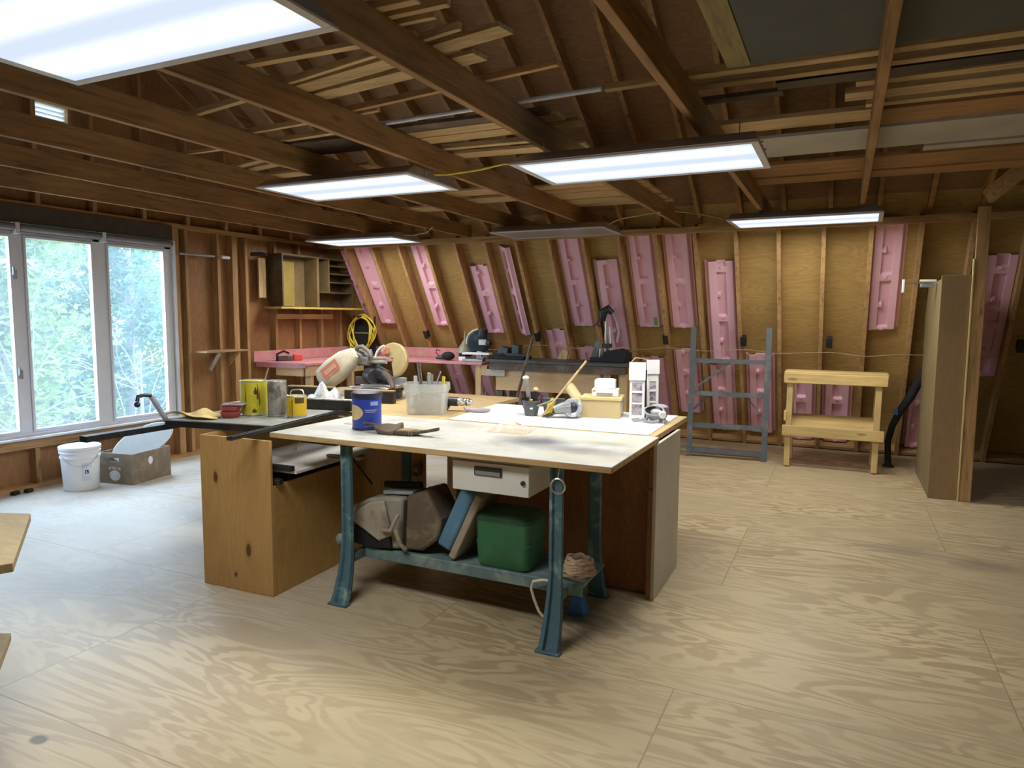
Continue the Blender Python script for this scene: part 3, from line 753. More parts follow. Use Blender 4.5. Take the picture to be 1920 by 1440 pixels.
# left bays
board(-3.35, -2.75, 2.77, 2.805, 'single thin stick bridging two joists between the big near light and the vent', 'tanX', .03, dy=-.11)
board(-3.30, -2.25, 3.15, 3.18, 'stick bridging joists just in front of the wide dark plank', 'tanX', .03, dy=-.07)
board(-3.32, -2.75, 3.37, 3.41, 'pale stick along the front edge of the wide dark plank', 'tan' + 'X', .03, dy=-.03)
board(-3.35, -2.70, 3.44, 3.75, 'wide dark plank lying above the light with the yellow cord', 'brown_dark', .02, dy=.03)
board(-4.10, -3.15, 3.37, 3.40, 'grey stick crossing the joists in front of the pinkish strips', 'tanX', .02)
board(-4.40, -3.70, 3.88, 3.94, 'pinkish strip above the joists, front one of a close pair', 'tanX', .02, dy=-.17)
board(-4.36, -3.68, 3.97, 4.06, 'pinkish strip above the joists, rear one of a close pair', 'tanX', .02, dy=-.15)
board(-4.20, -3.10, 4.12, 4.50, 'broad tan plank end peeking out behind the pair of pinkish strips', 'tanX', .02)
board(-3.30, -2.392, 5.30, 5.55, 'tan plank over the joists behind the light with the yellow cord', 'tanX', .02)
board(-3.30, -2.392, 5.70, 5.95, 'further tan plank, second behind the light with the yellow cord', 'tanX', .02)
board(-4.60, -3.60, 5.95, 6.2, 'plank over the joists between the yellow corded light and the small looking light', 'tanX', .02)
for i, (a, b, lb) in enumerate(((5.40, 5.55, 'front'), (5.58, 5.74, 'second'), (5.77, 6.05, 'third'), (6.10, 6.36, 'fourth'), (6.40, 6.52, 'rear'))):
    board(-2.384, -1.46, a, b, lb + ' plank of the tan stack seen just under the brightest light', 'tanX', .019)
# right bays
board(-.78, 2.2, 3.215, 3.28, 'front long reddish board along the edge of the dark grey sheets', 'tanX', .035, dy=.03)
board(-.80, 2.3, 3.375, 3.435, 'second long tan board from the dark grey sheets, behind the front reddish one', 'tanX', .03, dy=.02)
board(-.33, 2.0, 3.475, 3.585, 'black flat strip ' + sB + 'behind the two long boards', 'black', .012, dy=-.02)
board(-.76, -.31, 3.60, 3.68, 'short dark plank above the brightest light, ending at the black strip', 'brown_dark', .02)
board(.0, 1.9, 3.61, 3.68, 'long tan board crossing the pale joist, first behind the black strip', 'tanX', .03)
board(-.045, 2.0, 3.77, 3.90, 'long tan board crossing the pale joist, second behind the black strip', 'tanX', .03)
board(.05, 1.8, 3.99, 4.05, 'slim tan board crossing the pale joist, third behind the black strip', 'tanX', .03)
board(-.76, .093, 4.085, 4.30, 'wide tan plank above the end of the brightest light', 'tanX', .025)
board(.098, 2.2, 4.12, 4.42, 'wide brown plank in front of the whitish grey board', 'joistX', .025)
board(-.76, 2.3, 4.50, 5.02, 'wide whitish grey board running out from the end of the brightest light', 'grey_board', .02, name='long_board', dy=-.03)
board(.40, 2.1, 5.07, 5.20, 'narrow greenish grey board behind the whitish grey board', 'grey_board', .015)
board(-.78, 2.4, 5.28, 5.70, 'brown plank directly behind the whitish grey board', 'joistX', .025)
board(-.78, 2.4, 5.76, 6.02, 'rearmost brown plank, in front of the light above the sawhorse', 'joistX', .025)
# dark grey sheets near the top edge
for a, b, lb in ((-.40, .10, 'dark grey sheet over the joists, between the greenish board and the pale joist'), (.112, 1.9, 'nearly black grey sheet over the joists beyond the pale joist')):
    tag(build('grey_sheet', bx((a, 1.3, BZ + .001), (b, 3.17, BZ + .014)), 'grey_panel'), lb, 'sheet', 'dark sheets on the joists')
tag(build('loose_board', bx((-.50, 1.4, BZ + .001), (-.405, 3.19, BZ + .037)), wood('greenish lumber', (.30, .24, .10), 'Y', knots=False)), 'greenish brown board alongside the edge of the dark grey sheet', 'board', 'loose boards stored on the ceiling joists')

# ------------------------------------------------------------------ upright post, brace and plywood partition
t = thing('support_post', 'upright wooden post with a pale edge at the plywood partition', 'post', (0, 0, 0))
build('post', bx((.932, 6.695, .001), (1.018, 6.735, 2.40)), 'studZ', t, bev=.004)
build('edge_strip', bx((.9215, 6.688, .001), (.931, 6.735, 1.99)), 'cardlid', t)
tag(build('diagonal_brace', MB().beam((.985, 6.70, 2.468), (1.62, 6.05, 3.06), .038, .115, (0, 0, 1)), 'studX'), 'thick diagonal brace rising from the top of the upright post', 'brace')
t = thing('plywood_partition', 'tall narrow box of plywood panels standing against the upright post', 'partition', (0, 0, 0))
build('front_panel', bx((.712, 6.712, .001), (.920, 6.73, 1.86)), 'part_ply', t, bev=.003)
build('side_panel', bx((.712, 6.731, .001), (.730, 7.80, 1.83)), 'part_side', t, bev=.003)
build('back_panel', bx((.905, 6.731, .001), (.920, 7.80, 1.83)), 'part_ply', t)
build('top_panel', bx((.731, 6.731, 1.80), (.904, 7.62, 1.828)), 'part_ply', t)
t = thing('bar_clamp', 'silver bar clamp sticking out sideways from the top of the plywood partition', 'clamp', (0, 0, 0))
build('bar', bx((.44, 6.99, 1.806), (.711, 7.01, 1.818)), 'chrome', t)
k = bx((.448, 6.985, 1.73), (.468, 7.015, 1.846)); build('jaw', k, 'label_white', t, bev=.003)
build('sliding_head', bx((.585, 6.98, 1.775), (.69, 7.02, 1.804)), 'grey_metal', t, bev=.004)
build('grip', MB().cyl((.58, 7.0, 1.832), (.705, 7.0, 1.830), .012, n=12), 'cream', t)

# bent black pole
P = [(.79, 8.02, 1.06), (.72, 8.02, .90), (.645, 8.02, .72), (.56, 8.0, .57), (.50, 7.99, .42), (.468, 7.98, .26), (.475, 7.98, .12), (.482, 7.98, .012)]
t = thing('bent_pole', 'bent black pole leaning in the corner between sawhorse and plywood partition', 'pole', (0, 0, 0))
build('shaft', MB().tube(P, [.045, .045, .042, .036, .032, .030, .030, .032], 12), 'matte_black', t)
build('foot', MB().cyl((.482, 7.98, .001), (.482, 7.98, .02), .06, .045, 16), 'matte_black', t)
b_ = build('clip', bx((.505, 7.94, .54), (.54, 7.963, .60)), 'blue_tarp', t)

# ------------------------------------------------------------------ sawhorse
t = thing('sawhorse', 'tan wooden sawhorse with a thick top and shelf boards, against the back wall', 'sawhorse', (0, 0, 0))
build('top', bx((-.515, 7.535, .935), (.425, 7.80, .975)), 'pineX', t, bev=.012)
build('apron', bx((-.515, 7.50, .852), (.418, 7.534, .955)), 'pineX', t, bev=.008)
build('rear_apron', bx((-.50, 7.801, .86), (.41, 7.835, .955)), 'pineX', t, bev=.006)
for sx, xt, xb in ((-1, -.455, -.455), (1, .345, .335)):
    build('leg', MB().beam((xt, 7.555, .932), (xb, 7.505, .012), .055, .04, (0, 1, .05)), 'pineZ', t, bev=.003)
    build('leg', MB().beam((xt, 7.78, .932), (xb, 7.93, .012), .055, .04, (0, 1, .05)), 'pineZ', t, bev=.003)
build('lower_rail', bx((-.51, 7.44, .325), (.405, 7.474, .432)), 'pineX', t, bev=.006)
build('shelf_board', MB().beam((-.46, 7.66, .445), (.36, 7.66, .445), .30, .022, (0, -.45, 1)), 'pineX', t, bev=.004)
build('side_rail', bx((-.50, 7.49, .47), (-.475, 7.86, .57)), 'pineY', t, bev=.004)

# ------------------------------------------------------------------ grey steel rack leaning on the wall
t = thing('steel_rack', 'grey steel shelf frame with four crossbars standing against the back wall', 'rack', (-1.07, 7.60, 0), R(4.2), rot=(R(-4.0), 0, R(3.2)))
for s in (-1, 1):
    u = MB(); x = s * .385
    u.box((x - .028, 0, .002), (x + .028, .006, 1.405)); u.box((x - .028 if s < 0 else x + .022, .006, .002), (x - .022 if s < 0 else x + .028, .07, 1.405))
    for z in [k * .1 + .06 for k in range(13)]: u.cyl((x, -.002, z), (x, .0005, z), .006, n=8)
    build('upright', u, 'rack', t)
for z in (.075, .345, .692, 1.045):
    r = MB().box((-.356, .008, z - .026), (.362, .014, z + .022)); r.box((-.362, .014, z + .016), (.362, .085, z + .022)); r.box((-.362, .014, z - .018), (.362, .05, z - .014))
    for x in (-.35, .35, .0): r.cyl((x, .002, z), (x, .008, z), .009, n=8)
    build('crossbar', r, 'rack', t)
build('brace', MB().beam((0.0, .016, 1.02), (-.36, .016, .74), .006, .022, (0, 0, 1)), 'rack', t)
build('brace', MB().beam((-.2, .075, .67), (-.375, .075, .50), .006, .022, (0, 0, 1)), 'rack', t)
build('brace', MB().beam((.18, .075, .67), (.37, .075, .45), .004, .014, (0, 0, 1)), 'rack', t)

# ------------------------------------------------------------------ front worktable with pressed steel legs
t = thing('worktable', 'white topped worktable on blue green flared steel legs', 'table', (0, 0, 0))
top = MB(); top.box((-2.745, 2.765, .846), (-.845, 3.595, .875), top=1)
tt = build('tabletop', top, ['tanX', 'worktop'], t, bev=.004)
def leg(x, yc, sgn):
    # pressed steel leg: ridged channel, straight above and flaring out at the foot
    prof = [(-.034, .0), (-.030, .016), (-.016, .018), (-.010, .006), (.010, .006), (.016, .018), (.030, .016), (.034, .0), (.028, -.012), (-.028, -.012)]
    path = [(0, .842), (0, .6), (0, .34), (.006, .24), (.022, .15), (.048, .06), (.070, .012)]
    vs = []; n = len(prof)
    for j, (dy, z) in enumerate(path):
        k = 1 + .75 * max(0, (.34 - z) / .34)
        for px, py in prof: vs.append((x + px * (1 + .75 * (k - 1)), yc + sgn * (dy + py * k), z))
    fs = [(j * n + i, j * n + (i + 1) % n, (j + 1) * n + (i + 1) % n, (j + 1) * n + i) for j in range(len(path) - 1) for i in range(n)]
    fs += [tuple(range(n)), tuple((len(path) - 1) * n + i for i in range(n))]
    return MB().add(vs, fs)
for x in (-2.30, -1.125):
    for yc, s in ((2.855, -1), (3.40, 1)):
        lg = build('leg', leg(x, yc, s), 'blue_leg', t)
        f = MB().box((x - .058, yc + s * .085 - .022, .001), (x + .058, yc + s * .085 + .018, .012)); build('foot', f, 'blue_leg', lg, bev=.003)
    build('stretcher', bx((x - .02, 2.885, .20), (x + .02, 3.37, .245)), 'blue_pan', t, bev=.003)
    build('head_plate', bx((x - .03, 2.87, .815), (x + .03, 3.41, .8445)), 'blue_leg', t, bev=.003)
sh = bx((-2.27, 2.96, .247), (-1.03, 3.28, .262)); sh.box((-2.27, 2.955, .205), (-1.03, 2.961, .262)); build('lower_shelf', sh, 'blue_pan', t, bev=.003)
kn = MB().ball((-2.385, 2.90, .30), .034, 10, (1, .6, 1)); kn.cyl((-2.385, 2.90, .30), (-2.335, 2.87, .30), .016, n=10); build('shelf_bolt', kn, 'blue_pan', t)
# drawer
d = build('drawer', bx((-1.648, 2.822, .680), (-1.249, 3.22, .822)), 'drawer', t, bev=.004)
hd = bx((-1.528, 2.8155, .762), (-1.384, 2.8215, .802)); build('handle', hd, 'dark_metal', d, bev=.002)
build('label_holder', bx((-1.520, 2.8125, .766), (-1.392, 2.815, .784)), 'grey_metal', d)
build('lock', MB().cyl((-1.277, 2.8215, .747), (-1.277, 2.813, .747), .011, n=14), 'dark_metal', d)
build('drawer_slide', bx((-1.66, 2.83, .824), (-1.235, 3.22, .842)), 'grey_metal', t)
rg = MB().tube([(-1.09 + .033 * math.cos(a), 2.775, .765 + .033 * math.sin(a)) for a in [2 * PI * i / 24 for i in range(24)]], .0042, 8, True)
rg.cyl((-1.09, 2.775, .80), (-1.09, 2.79, .843), .003, n=6)
tag(build('steel_ring', rg, 'chrome'), 'shiny steel ring hanging under the front edge beside the white drawer', 'ring')

# things on the lower shelf
t = thing('machine_housing', 'dusty beige grey machine housing with sloped sides lying on the table shelf', 'machine', (-2.02, 3.08, .264), 0)
hp = [(-.36, .02), (-.20, .0), (-.03, .01), (-.01, .29), (-.10, .285), (-.235, .262), (-.335, .215), (-.385, .14)]
build('body', MB().prism([(a * .98, b) for a, b in hp], -.12, .10, 'Y'), 'grey_cast', t, bev=.018)
build('rear_body', MB().prism([(-.008, .012), (.10, .02), (.20, .10), (.215, .20), (.13, .345), (.01, .305)], -.11, .10, 'Y'), worn('brown grimy casting', (.13, .10, .075), (.24, .19, .13), .55, 5), t, bev=.015)
build('front_cover', MB().prism([(-.355, .155), (-.215, .245), (-.115, .27), (-.095, .19), (-.06, .09), (-.15, .045)], -.142, -.121, 'Y'), 'beige_dust', t, bev=.008)
build('belt_opening', MB().prism([(-.37, .14), (-.16, .035), (-.08, .075), (-.07, .02), (-.20, .004), (-.36, .02)], -.139, -.1215, 'Y'), 'matte_black', t)
lv = MB().tube([(-.115, -.15, .115), (-.05, -.17, .125), (-.02, -.165, .19), (-.015, -.15, .21)], .011, 8); lv.tube([(-.02, -.165, .13), (.0, -.16, .06), (.03, -.15, .03)], .012, 8); build('lever', lv, 'beige_dust', t)
build('top_handle', MB().beam((-.19, -.02, .325), (.05, -.02, .345), .03, .035), 'matte_black', t, bev=.008)
build('tray', MB().beam((-.16, -.02, .296), (.03, -.02, .312), .12, .02), 'steelblue', t, bev=.004)
t = thing('vinyl_cushion', 'dusty blue padded cushion leaning sideways on the shelf beside the green tote', 'panel', (-1.80, 3.0, .276))
Q = Matrix.Rotation(R(25), 4, 'Y')
build('pad', MB().box((-.055, -.035, .045), (.035, .20, .375), Q), 'blue_vinyl', t, bev=.02)
build('edge_frame', MB().box((.036, -.04, .03), (.075, .21, .40), Q), 'beige_dust', t, bev=.006)
t = thing('green_tote', 'rounded dark green plastic tote on the shelf under the white drawer', 'tote', (-1.458, 3.08, .263))
def rrect(w, d, r, n=5):
    out = []
    for cx, cy, a in ((w - r, d - r, 0), (-w + r, d - r, PI / 2), (-w + r, -d + r, PI), (w - r, -d + r, 1.5 * PI)):
        for i in range(n + 1): out.append((cx + r * math.cos(a + PI / 2 * i / n), cy + r * math.sin(a + PI / 2 * i / n)))
    return out
def loft(rings):
    mb = MB(); n = len(rings[0][0]); vs = []
    for ring, z in rings: vs += [(x, y, z) for x, y in ring]
    fs = [(j * n + i, j * n + (i + 1) % n, (j + 1) * n + (i + 1) % n, (j + 1) * n + i) for j in range(len(rings) - 1) for i in range(n)]
    fs += [tuple(range(n - 1, -1, -1)), tuple((len(rings) - 1) * n + i for i in range(n))]
    return mb.add(vs, fs)
build('body', loft([(rrect(.128, .10, .035), .0), (rrect(.142, .112, .04), .015), (rrect(.150, .118, .04), .13), (rrect(.146, .116, .04), .135), (rrect(.150, .12, .04), .235)]), 'green', t)
build('lid', loft([(rrect(.149, .119, .04), .2355), (rrect(.148, .118, .04), .252), (rrect(.130, .10, .04), .272)]), worn('dark green lid', (.03, .10, .05), (.05, .11, .06), .55, 5), t)
m = MB()
for k in range(7):
    m.tube([(-1.10 + (.075 - .004 * k) * math.cos(a) + .01 * math.sin(3 * k), 3.10 + (.07 - .004 * k) * math.sin(a), .276 + .010 * k + .004 * math.sin(5 * a + k)) for a in [2 * PI * i / 26 for i in range(26)]], .010, 7, True)
m.tube([(-1.18, 3.02, .272), (-1.13, 2.98, .285), (-1.06, 2.96, .295), (-1.02, 2.99, .30)], .008, 7)
tag(build('rope_coil', m, 'rope'), 'coil of tan rope on the end of the table shelf', 'rope')
tag(build('cream_cord', MB().tube([(-1.17, 2.93, .27), (-1.22, 2.925, .268), (-1.265, 2.92, .255), (-1.275, 2.92, .22), (-1.26, 2.92, .17), (-1.235, 2.92, .115), (-1.215, 2.925, .09)], .007, 8), 'cream'), 'cream cord drooping over the table shelf edge beside the green tote', 'cord')
tag(build('blue_scrap', MB().prism([(-.05, 0), (.055, 0), (.03, .085), (-.01, .11)], -.03, .06, 'Y'), 'blue_tarp', loc=(-1.155, 3.22, .001), bev=.008), 'bright blue plastic scrap on the floor below the coil of tan rope', 'scrap')

# ------------------------------------------------------------------ rear table on the brown cabinet
t = thing('base_cabinet', 'brown plywood cabinet with a cream side panel under the paper covered table', 'cabinet', (0, 0, 0))
build('front_panel', bx((-2.055, 3.605, .02), (-.862, 3.622, .842)), 'brown_ply', t)
build('corner_cleat', bx((-.886, 3.555, .58), (-.842, 3.603, .842)), 'brown_ply', t, bev=.003)
build('front_stile', bx((-.885, 3.545, .001), (-.8605, 3.604, .60)), 'brown_ply', t)
build('side_panel', bx((-.860, 3.545, .001), (-.841, 4.115, .842)), 'white_side', t, bev=.002)
build('far_side_panel', bx((-2.075, 3.60, .001), (-2.056, 4.11, .842)), 'brown_ply', t)
build('back_panel', bx((-2.055, 4.095, .02), (-.861, 4.112, .842)), 'brown_ply', t)
tb = MB().box((-2.24, 3.600, .8445), (-.868, 4.44, .875), top=1)
tag(build('plywood_worktop', tb, ['tanX', 'table_ply'], bev=.003), 'plywood tabletop on the brown cabinet, covered by white paper', 'tabletop')
pp = MB().add([(-2.14, 3.612, 0), (-.905, 3.612, 0), (-.925, 4.43, 0), (-2.215, 4.43, 0), (-2.14, 3.612, .002), (-.905, 3.612, .002), (-.925, 4.43, .002), (-2.215, 4.43, .002)], [(0, 3, 2, 1), (4, 5, 6, 7), (0, 1, 5, 4), (1, 2, 6, 5), (2, 3, 7, 6), (3, 0, 4, 7)])
tag(build('paper_sheet', pp, 'paper', loc=(0, 0, .8762)), 'large white paper sheet spread over the rear tabletop', 'paper')
# tan table behind, left
t = thing('plywood_table', 'bare tan plywood table under the miter saw and plastic tub', 'table', (0, 0, 0))
build('tabletop', bx((-3.95, 3.605, .8445), (-2.245, 4.87, .875)), 'table_ply', t, bev=.003)
for x, y in ((-3.89, 4.8), (-2.31, 4.8), (-3.89, 3.98), (-2.31, 3.98)): build('leg', bx((x - .035, y - .035, .001), (x + .035, y + .035, .843)), 'tanZ', t, bev=.003)

# plywood cabinet under the saw table
t = thing('saw_cabinet', 'knotty plywood cabinet under the grey saw table, with an open upper side', 'cabinet', (-2.675, 2.695, 0), R(2.0))
build('front_panel', bx((-.495, 0, .001), (0, .018, .843)), 'box_front', t, bev=.002)
build('side_panel', bx((-.018, .0185, .001), (0, .88, .600)), 'box_ply', t, bev=.002)
build('left_side_panel', bx((-.495, .0185, .001), (-.477, .88, .843)), 'box_ply', t)
build('back_panel', bx((-.476, .862, .001), (-.019, .88, .843)), 'box_ply', t)
build('shelf', bx((-.476, .10, .655), (.085, .86, .672)), 'white', t, bev=.002)
for x, y, z, l, lb in ((-.22, .06, .6745, .30, 'thick dark steel bar lying on the white cabinet shelf'), (-.25, .03, .605, .28, 'dark steel bar tucked under the white cabinet shelf')):
    o = build('steel_bar', bx((x, y, z), (x + l, y + .035, z + .028)), 'dark_metal', loc=(-2.675, 2.695, 0), rot=(0, 0, R(2.0)), bev=.003); tag(o, lb, 'bar', 'bars in the saw cabinet')
o = build('steel_bar', bx((-2.70, 3.16, .6755), (-2.45, 3.19, .69)), 'lilac', bev=.003); tag(o, 'slim lilac grey bar across the back of the white cabinet shelf', 'bar', 'bars in the saw cabinet')
o = build('bracket', bx((-2.60, 2.84, .82), (-2.36, 2.88, .844)), 'dark_metal', bev=.003); tag(o, 'dark flat bracket under the white worktable near the saw cabinet', 'bracket')
o = build('white_plug', MB().cyl((-2.66, 2.86, .77), (-2.66, 2.86, .80), .014, .010, 14), 'boxwhite'); tag(o, 'tiny white cap at the inner edge of the saw cabinet below the table', 'cap')
o = build('plywood_sheet', bx((-2.80, 3.640, .001), (-2.325, 3.658, .842)), 'box_ply', bev=.002); tag(o, 'yellowish plywood sheet standing behind the machine housing under the tables', 'panel')
t = thing('switch_box', 'dark brown switch box on the edge of the yellowish plywood sheet', 'switch', (0, 0, 0))
build('box', bx((-2.41, 3.585, .505), (-2.345, 3.638, .59)), 'brown_dark', t, bev=.006); build('toggle', bx((-2.365, 3.575, .535), (-2.345, 3.584, .56)), 'beige_dust', t, bev=.002)
cord([(-2.52, 3.0, .84), (-2.47, 3.04, .78), (-2.40, 3.08, .66), (-2.34, 3.12, .56)], .005, 'matte_black', 'black cord hanging down to the dusty machine housing under the table', 'dangling_cable', 'cords under the table')

# saw table, rails and fences
A = R(8.8)
ST = (-2.80, 2.885, 0)
t = thing('saw_table', 'grey saw table with a black front edge on the plywood cabinet', 'table', ST, A)
build('tabletop', bx((-.735, .012, .866), (-.002, .70, .886)), 'table_grey', t, bev=.003)
build('front_edge', bx((-.735, -.012, .848), (-.002, .011, .884)), 'black', t, bev=.002)
build('side_edge', bx((-.75, -.012, .848), (-.7355, .70, .884)), 'black', t, bev=.002)
rl = bx((.0, -.42, .878), (.034, .86, .8845)); rl.box((.0, -.42, .885), (.008, .86, .897)); rl.box((.026, -.42, .885), (.034, .86, .897))
o = build('fence_rail', rl, 'black', loc=ST, rot=(0, 0, A), bev=.0015); tag(o, 'long black channel rail between saw table and white worktable, sticking out in front', 'rail', 'black rails of the saw table')
r2 = bx((-3.665, 2.33, .815), (-3.605, 3.35, .848))
for y in (2.42, 2.52, 2.66, 2.80): r2.cyl((-3.604, y, .833), (-3.598, y, .833), .006, n=8)
o = build('fence_rail', r2, 'black', bev=.002); tag(o, 'black bolted rail reaching past the crate in front of the windowsill', 'rail', 'black rails of the saw table')
t = thing('rail_crank', 'grey bent crank rising from the bolted black rail in front of the window', 'handle', (0, 0, 0))
build('arm', MB().beam((-3.635, 2.85, .85), (-3.635, 2.745, 1.022), .03, .02, (0, 1, 0)), 'steelblue', t, bev=.003)
build('hook', MB().tube([(-3.635, 2.745, 1.025), (-3.635, 2.70, 1.032), (-3.635, 2.662, 1.028), (-3.635, 2.655, 1.00)], .011, 10), 'dark_metal', t)
build('knob', MB().ball((-3.635, 2.655, .982), .017, 10), 'dark_metal', t)
for nm, a, b, h, z0, lb in (('fence_beam', (-3.19, 3.535), (-2.835, 3.585), .062, .888, 'short black fence beam directly behind the small yellow can'),
                        ('fence_beam', (-3.24, 4.02), (-2.86, 4.085), .085, .877, 'black box beam with tan top behind the blue can'),
                        ('fence_beam', (-3.85, 4.10), (-3.46, 4.16), .075, .877, 'long thin black beam behind the paint cans')):
    o = build(nm, MB().beam((a[0], a[1], z0 + h / 2), (b[0], b[1], z0 + h / 2), .05, h), 'black', bev=.003)
    tag(o, lb, 'beam', 'black fence beams around the saw')
    s = build('top_strip', MB().beam((a[0], a[1], z0 + h + .0045), (b[0], b[1], z0 + h + .0045), .048, .007), 'tanX' if z0 < .88 else 'silver_bag', o)
# cans and dishes on the saw table
def patch(r, z0, z1, a0, a1, n=10):
    return MB().grid(lambda u, v: (r * math.cos(a0 + (a1 - a0) * u), r * math.sin(a0 + (a1 - a0) * u), z0 + (z1 - z0) * v), n, 1)
def can(name, label, loc, r, h, mat, rim='tin_rim', cat='can', lidmat='tin_rim', ring=True):
    t = thing(name, label, cat, loc)
    build('body', MB().lathe([(r * .98, 0), (r, .006), (r, h - .012), (r * .985, h - .006)], 32, cap=True), mat, t)
    ri = MB().lathe([(r * 1.005, h - .011), (r * 1.03, h - .004), (r * 1.0, h), (r * .90, h - .002), (r * .90, h - .011)], 32)
    ri.lathe([(r * .99, 0), (r * 1.02, .004), (r * 1.005, .009)], 32); build('rim', ri, rim, t)
    build('lid', MB().lathe([(1e-4, h - .008), (r * .89, h - .0085), (r * .895, h - .0035)], 32), lidmat, t)
    return t
ang = lambda x, y: math.atan2(-y, -x)          # direction from a spot back toward the camera side of the room
SZ = .8875
t = can('paint_can', 'large dented yellow paint can with brown drips on the saw table', (-3.265, 3.17, SZ), .080, .213, 'yellow')
a = ang(-3.265, 3.17)
dr = MB()
for da, z0, z1, w in ((-.62, .07, .195, .05), (.28, .10, .195, .10), (.42, .06, .16, .05), (.12, .13, .175, .16), (.02, .02, .045, .22)):
    dr.grid((lambda da, z0, z1, w: lambda u, v: (.0806 * math.cos(a + da + (u - .5) * w * (1 + .6 * math.sin(v * 5))), .0806 * math.sin(a + da + (u - .5) * w * (1 + .6 * math.sin(v * 5))), z0 + (z1 - z0) * v))(da, z0, z1, w), 6, 6)
build('drips', dr, 'brown_drip', t)
can('tin_can', 'tall stained grey tin can between the two yellow cans', (-3.105, 3.20, SZ), .056, .215, 'can_grey')
t = can('paint_can', 'small amber yellow can with a raised wire handle', (-2.972, 3.225, SZ), .058, .128, 'yellow2')
build('handle', MB().tube([(-.055, 0, .115), (-.053, .01, .15), (-.045, .015, .158), (.0, .02, .162), (.03, .02, .158), (.05, .01, .13)], .0035, 6), 'tin_rim', t)
a = ang(-2.972, 3.225)
dr = MB()
for da, z0, z1, w in ((-.5, .0, .11, .1), (-.75, .02, .10, .06), (.3, .085, .118, 1.0)):
    dr.grid((lambda da, z0, z1, w: lambda u, v: (.0586 * math.cos(a + da + (u - .5) * w), .0586 * math.sin(a + da + (u - .5) * w), z0 + (z1 - z0) * v))(da, z0, z1, w), 8, 2)
build('drips', dr, 'brown_drip', t)
t = thing('red_dishes', 'two stacked red brown round dishes with a pale sheet on top', 'dish', (-3.30, 3.02, SZ))
build('lower_dish', MB().lathe([(1e-4, 0), (.045, 0), (.058, .02), (.060, .034), (.056, .036), (.052, .03), (1e-4, .03)], 28), 'red_dish', t)
build('upper_dish', MB().lathe([(1e-4, .037), (.048, .037), (.058, .05), (.059, .068), (.055, .068), (1e-4, .066)], 28), 'red_dish', t)
build('sanding_pad', MB().box((-.055, -.05, 0), (.07, .045, .009), Matrix.Translation((.01, .01, .0725)) @ Matrix.Rotation(R(30), 4, 'Z')), 'lilac', t, bev=.003)
def clf(u, v):
    x = (u - .5) * .36; y = (v - .5) * .16
    z = .006 + .034 * max(0, math.sin(u * PI)) * (.55 + .45 * math.sin(v * 4.5 + u * 5)) + .008 * math.sin(9 * u + 4 * v)
    return (x + .02 * math.sin(v * 7), y + .025 * math.sin(u * 6), max(.004, z))
tag(build('chamois_cloth', MB().grid(clf, 30, 16), 'cloth', loc=(-3.50, 2.925, SZ), rot=(0, 0, R(10)), solid=.003), 'rumpled yellow chamois cloth on the saw table beside the red dishes', 'cloth')

# ------------------------------------------------------------------ things on the white worktable
TZ = .8765
t = can('blue_can', 'tall blue can with a dark lid and sand coloured label on the white worktable', (-2.363, 3.11, TZ), .080, .195, 'can_blue', 'navy', 'can', 'navy')
build('cap', MB().lathe([(.083, .172), (.085, .178), (.085, .201), (.079, .205), (1e-4, .205)], 32), 'navy', t)
a = ang(-2.363, 3.11)
lab = MB().grid(lambda u, v: (.0808 * math.cos(a - 1.35 + (.55 + .55 * math.sin(PI * v) ** .7) * u), .0808 * math.sin(a - 1.35 + (.55 + .55 * math.sin(PI * v) ** .7) * u), .055 + .082 * v), 10, 8); build('sand_label', lab, 'cansand', t)
tx = MB()
for z, a0, a1, h in ((.135, .25, .85, .022), (.108, -.15, .75, .005), (.098, -.1, .6, .004), (.035, -.2, .5, .006), (.022, -.15, .45, .004)):
    tx.grid((lambda z, a0, a1, h: lambda u, v: (.0808 * math.cos(a + a0 + (a1 - a0) * u), .0808 * math.sin(a + a0 + (a1 - a0) * u), z + h * v))(z, a0, a1, h), 8, 1)
build('print', tx, 'text_blue', t)
# clear tub with tools
t = thing('plastic_tub', 'cloudy clear plastic tub holding hand tools on the tan table', 'tub', (-2.40, 3.79, TZ), R(24))
w, d, h = .132, .10, .195
outer = [(rrect(w * .90, d * .88, .03), .0), (rrect(w * .92, d * .9, .03), .004), (rrect(w * .99, d * .99, .03), h * .72), (rrect(w * 1.04, d * 1.04, .03), h * .74), (rrect(w * 1.05, d * 1.05, .03), h), (rrect(w * 1.02, d * 1.02, .03), h), (rrect(w * .95, d * .95, .03), h * .72), (rrect(w * .88, d * .86, .03), .006)]
mb = MB(); n = len(outer[0][0])
for ring, z in outer: mb.v += [Vector((x, y, z)) for x, y in ring]
for j in range(len(outer) - 1):
    for i in range(n): mb.f.append([j * n + i, j * n + (i + 1) % n, (j + 1) * n + (i + 1) % n, (j + 1) * n + i]); mb.mi.append(0)
mb.f.append(list(range(n - 1, -1, -1))); mb.f.append([(len(outer) - 1) * n + i for i in range(n)]); mb.mi += [0, 0]
build('tub', mb, 'tubclear', t)
rb = MB()
for k in range(4):
    for s in (-1, 1): rb.box((s * w * 1.045, -d * .7, h * (.76 + .055 * k)), (s * w * 1.09, d * .7, h * (.775 + .055 * k)))
build('grip_rib', rb, 'tubclear', t)
TC = Vector((-2.40, 3.79, TZ)); TR = Matrix.Rotation(R(24), 3, 'Z')
def intub(x, y, z): return TC + TR @ Vector((x, y, z))
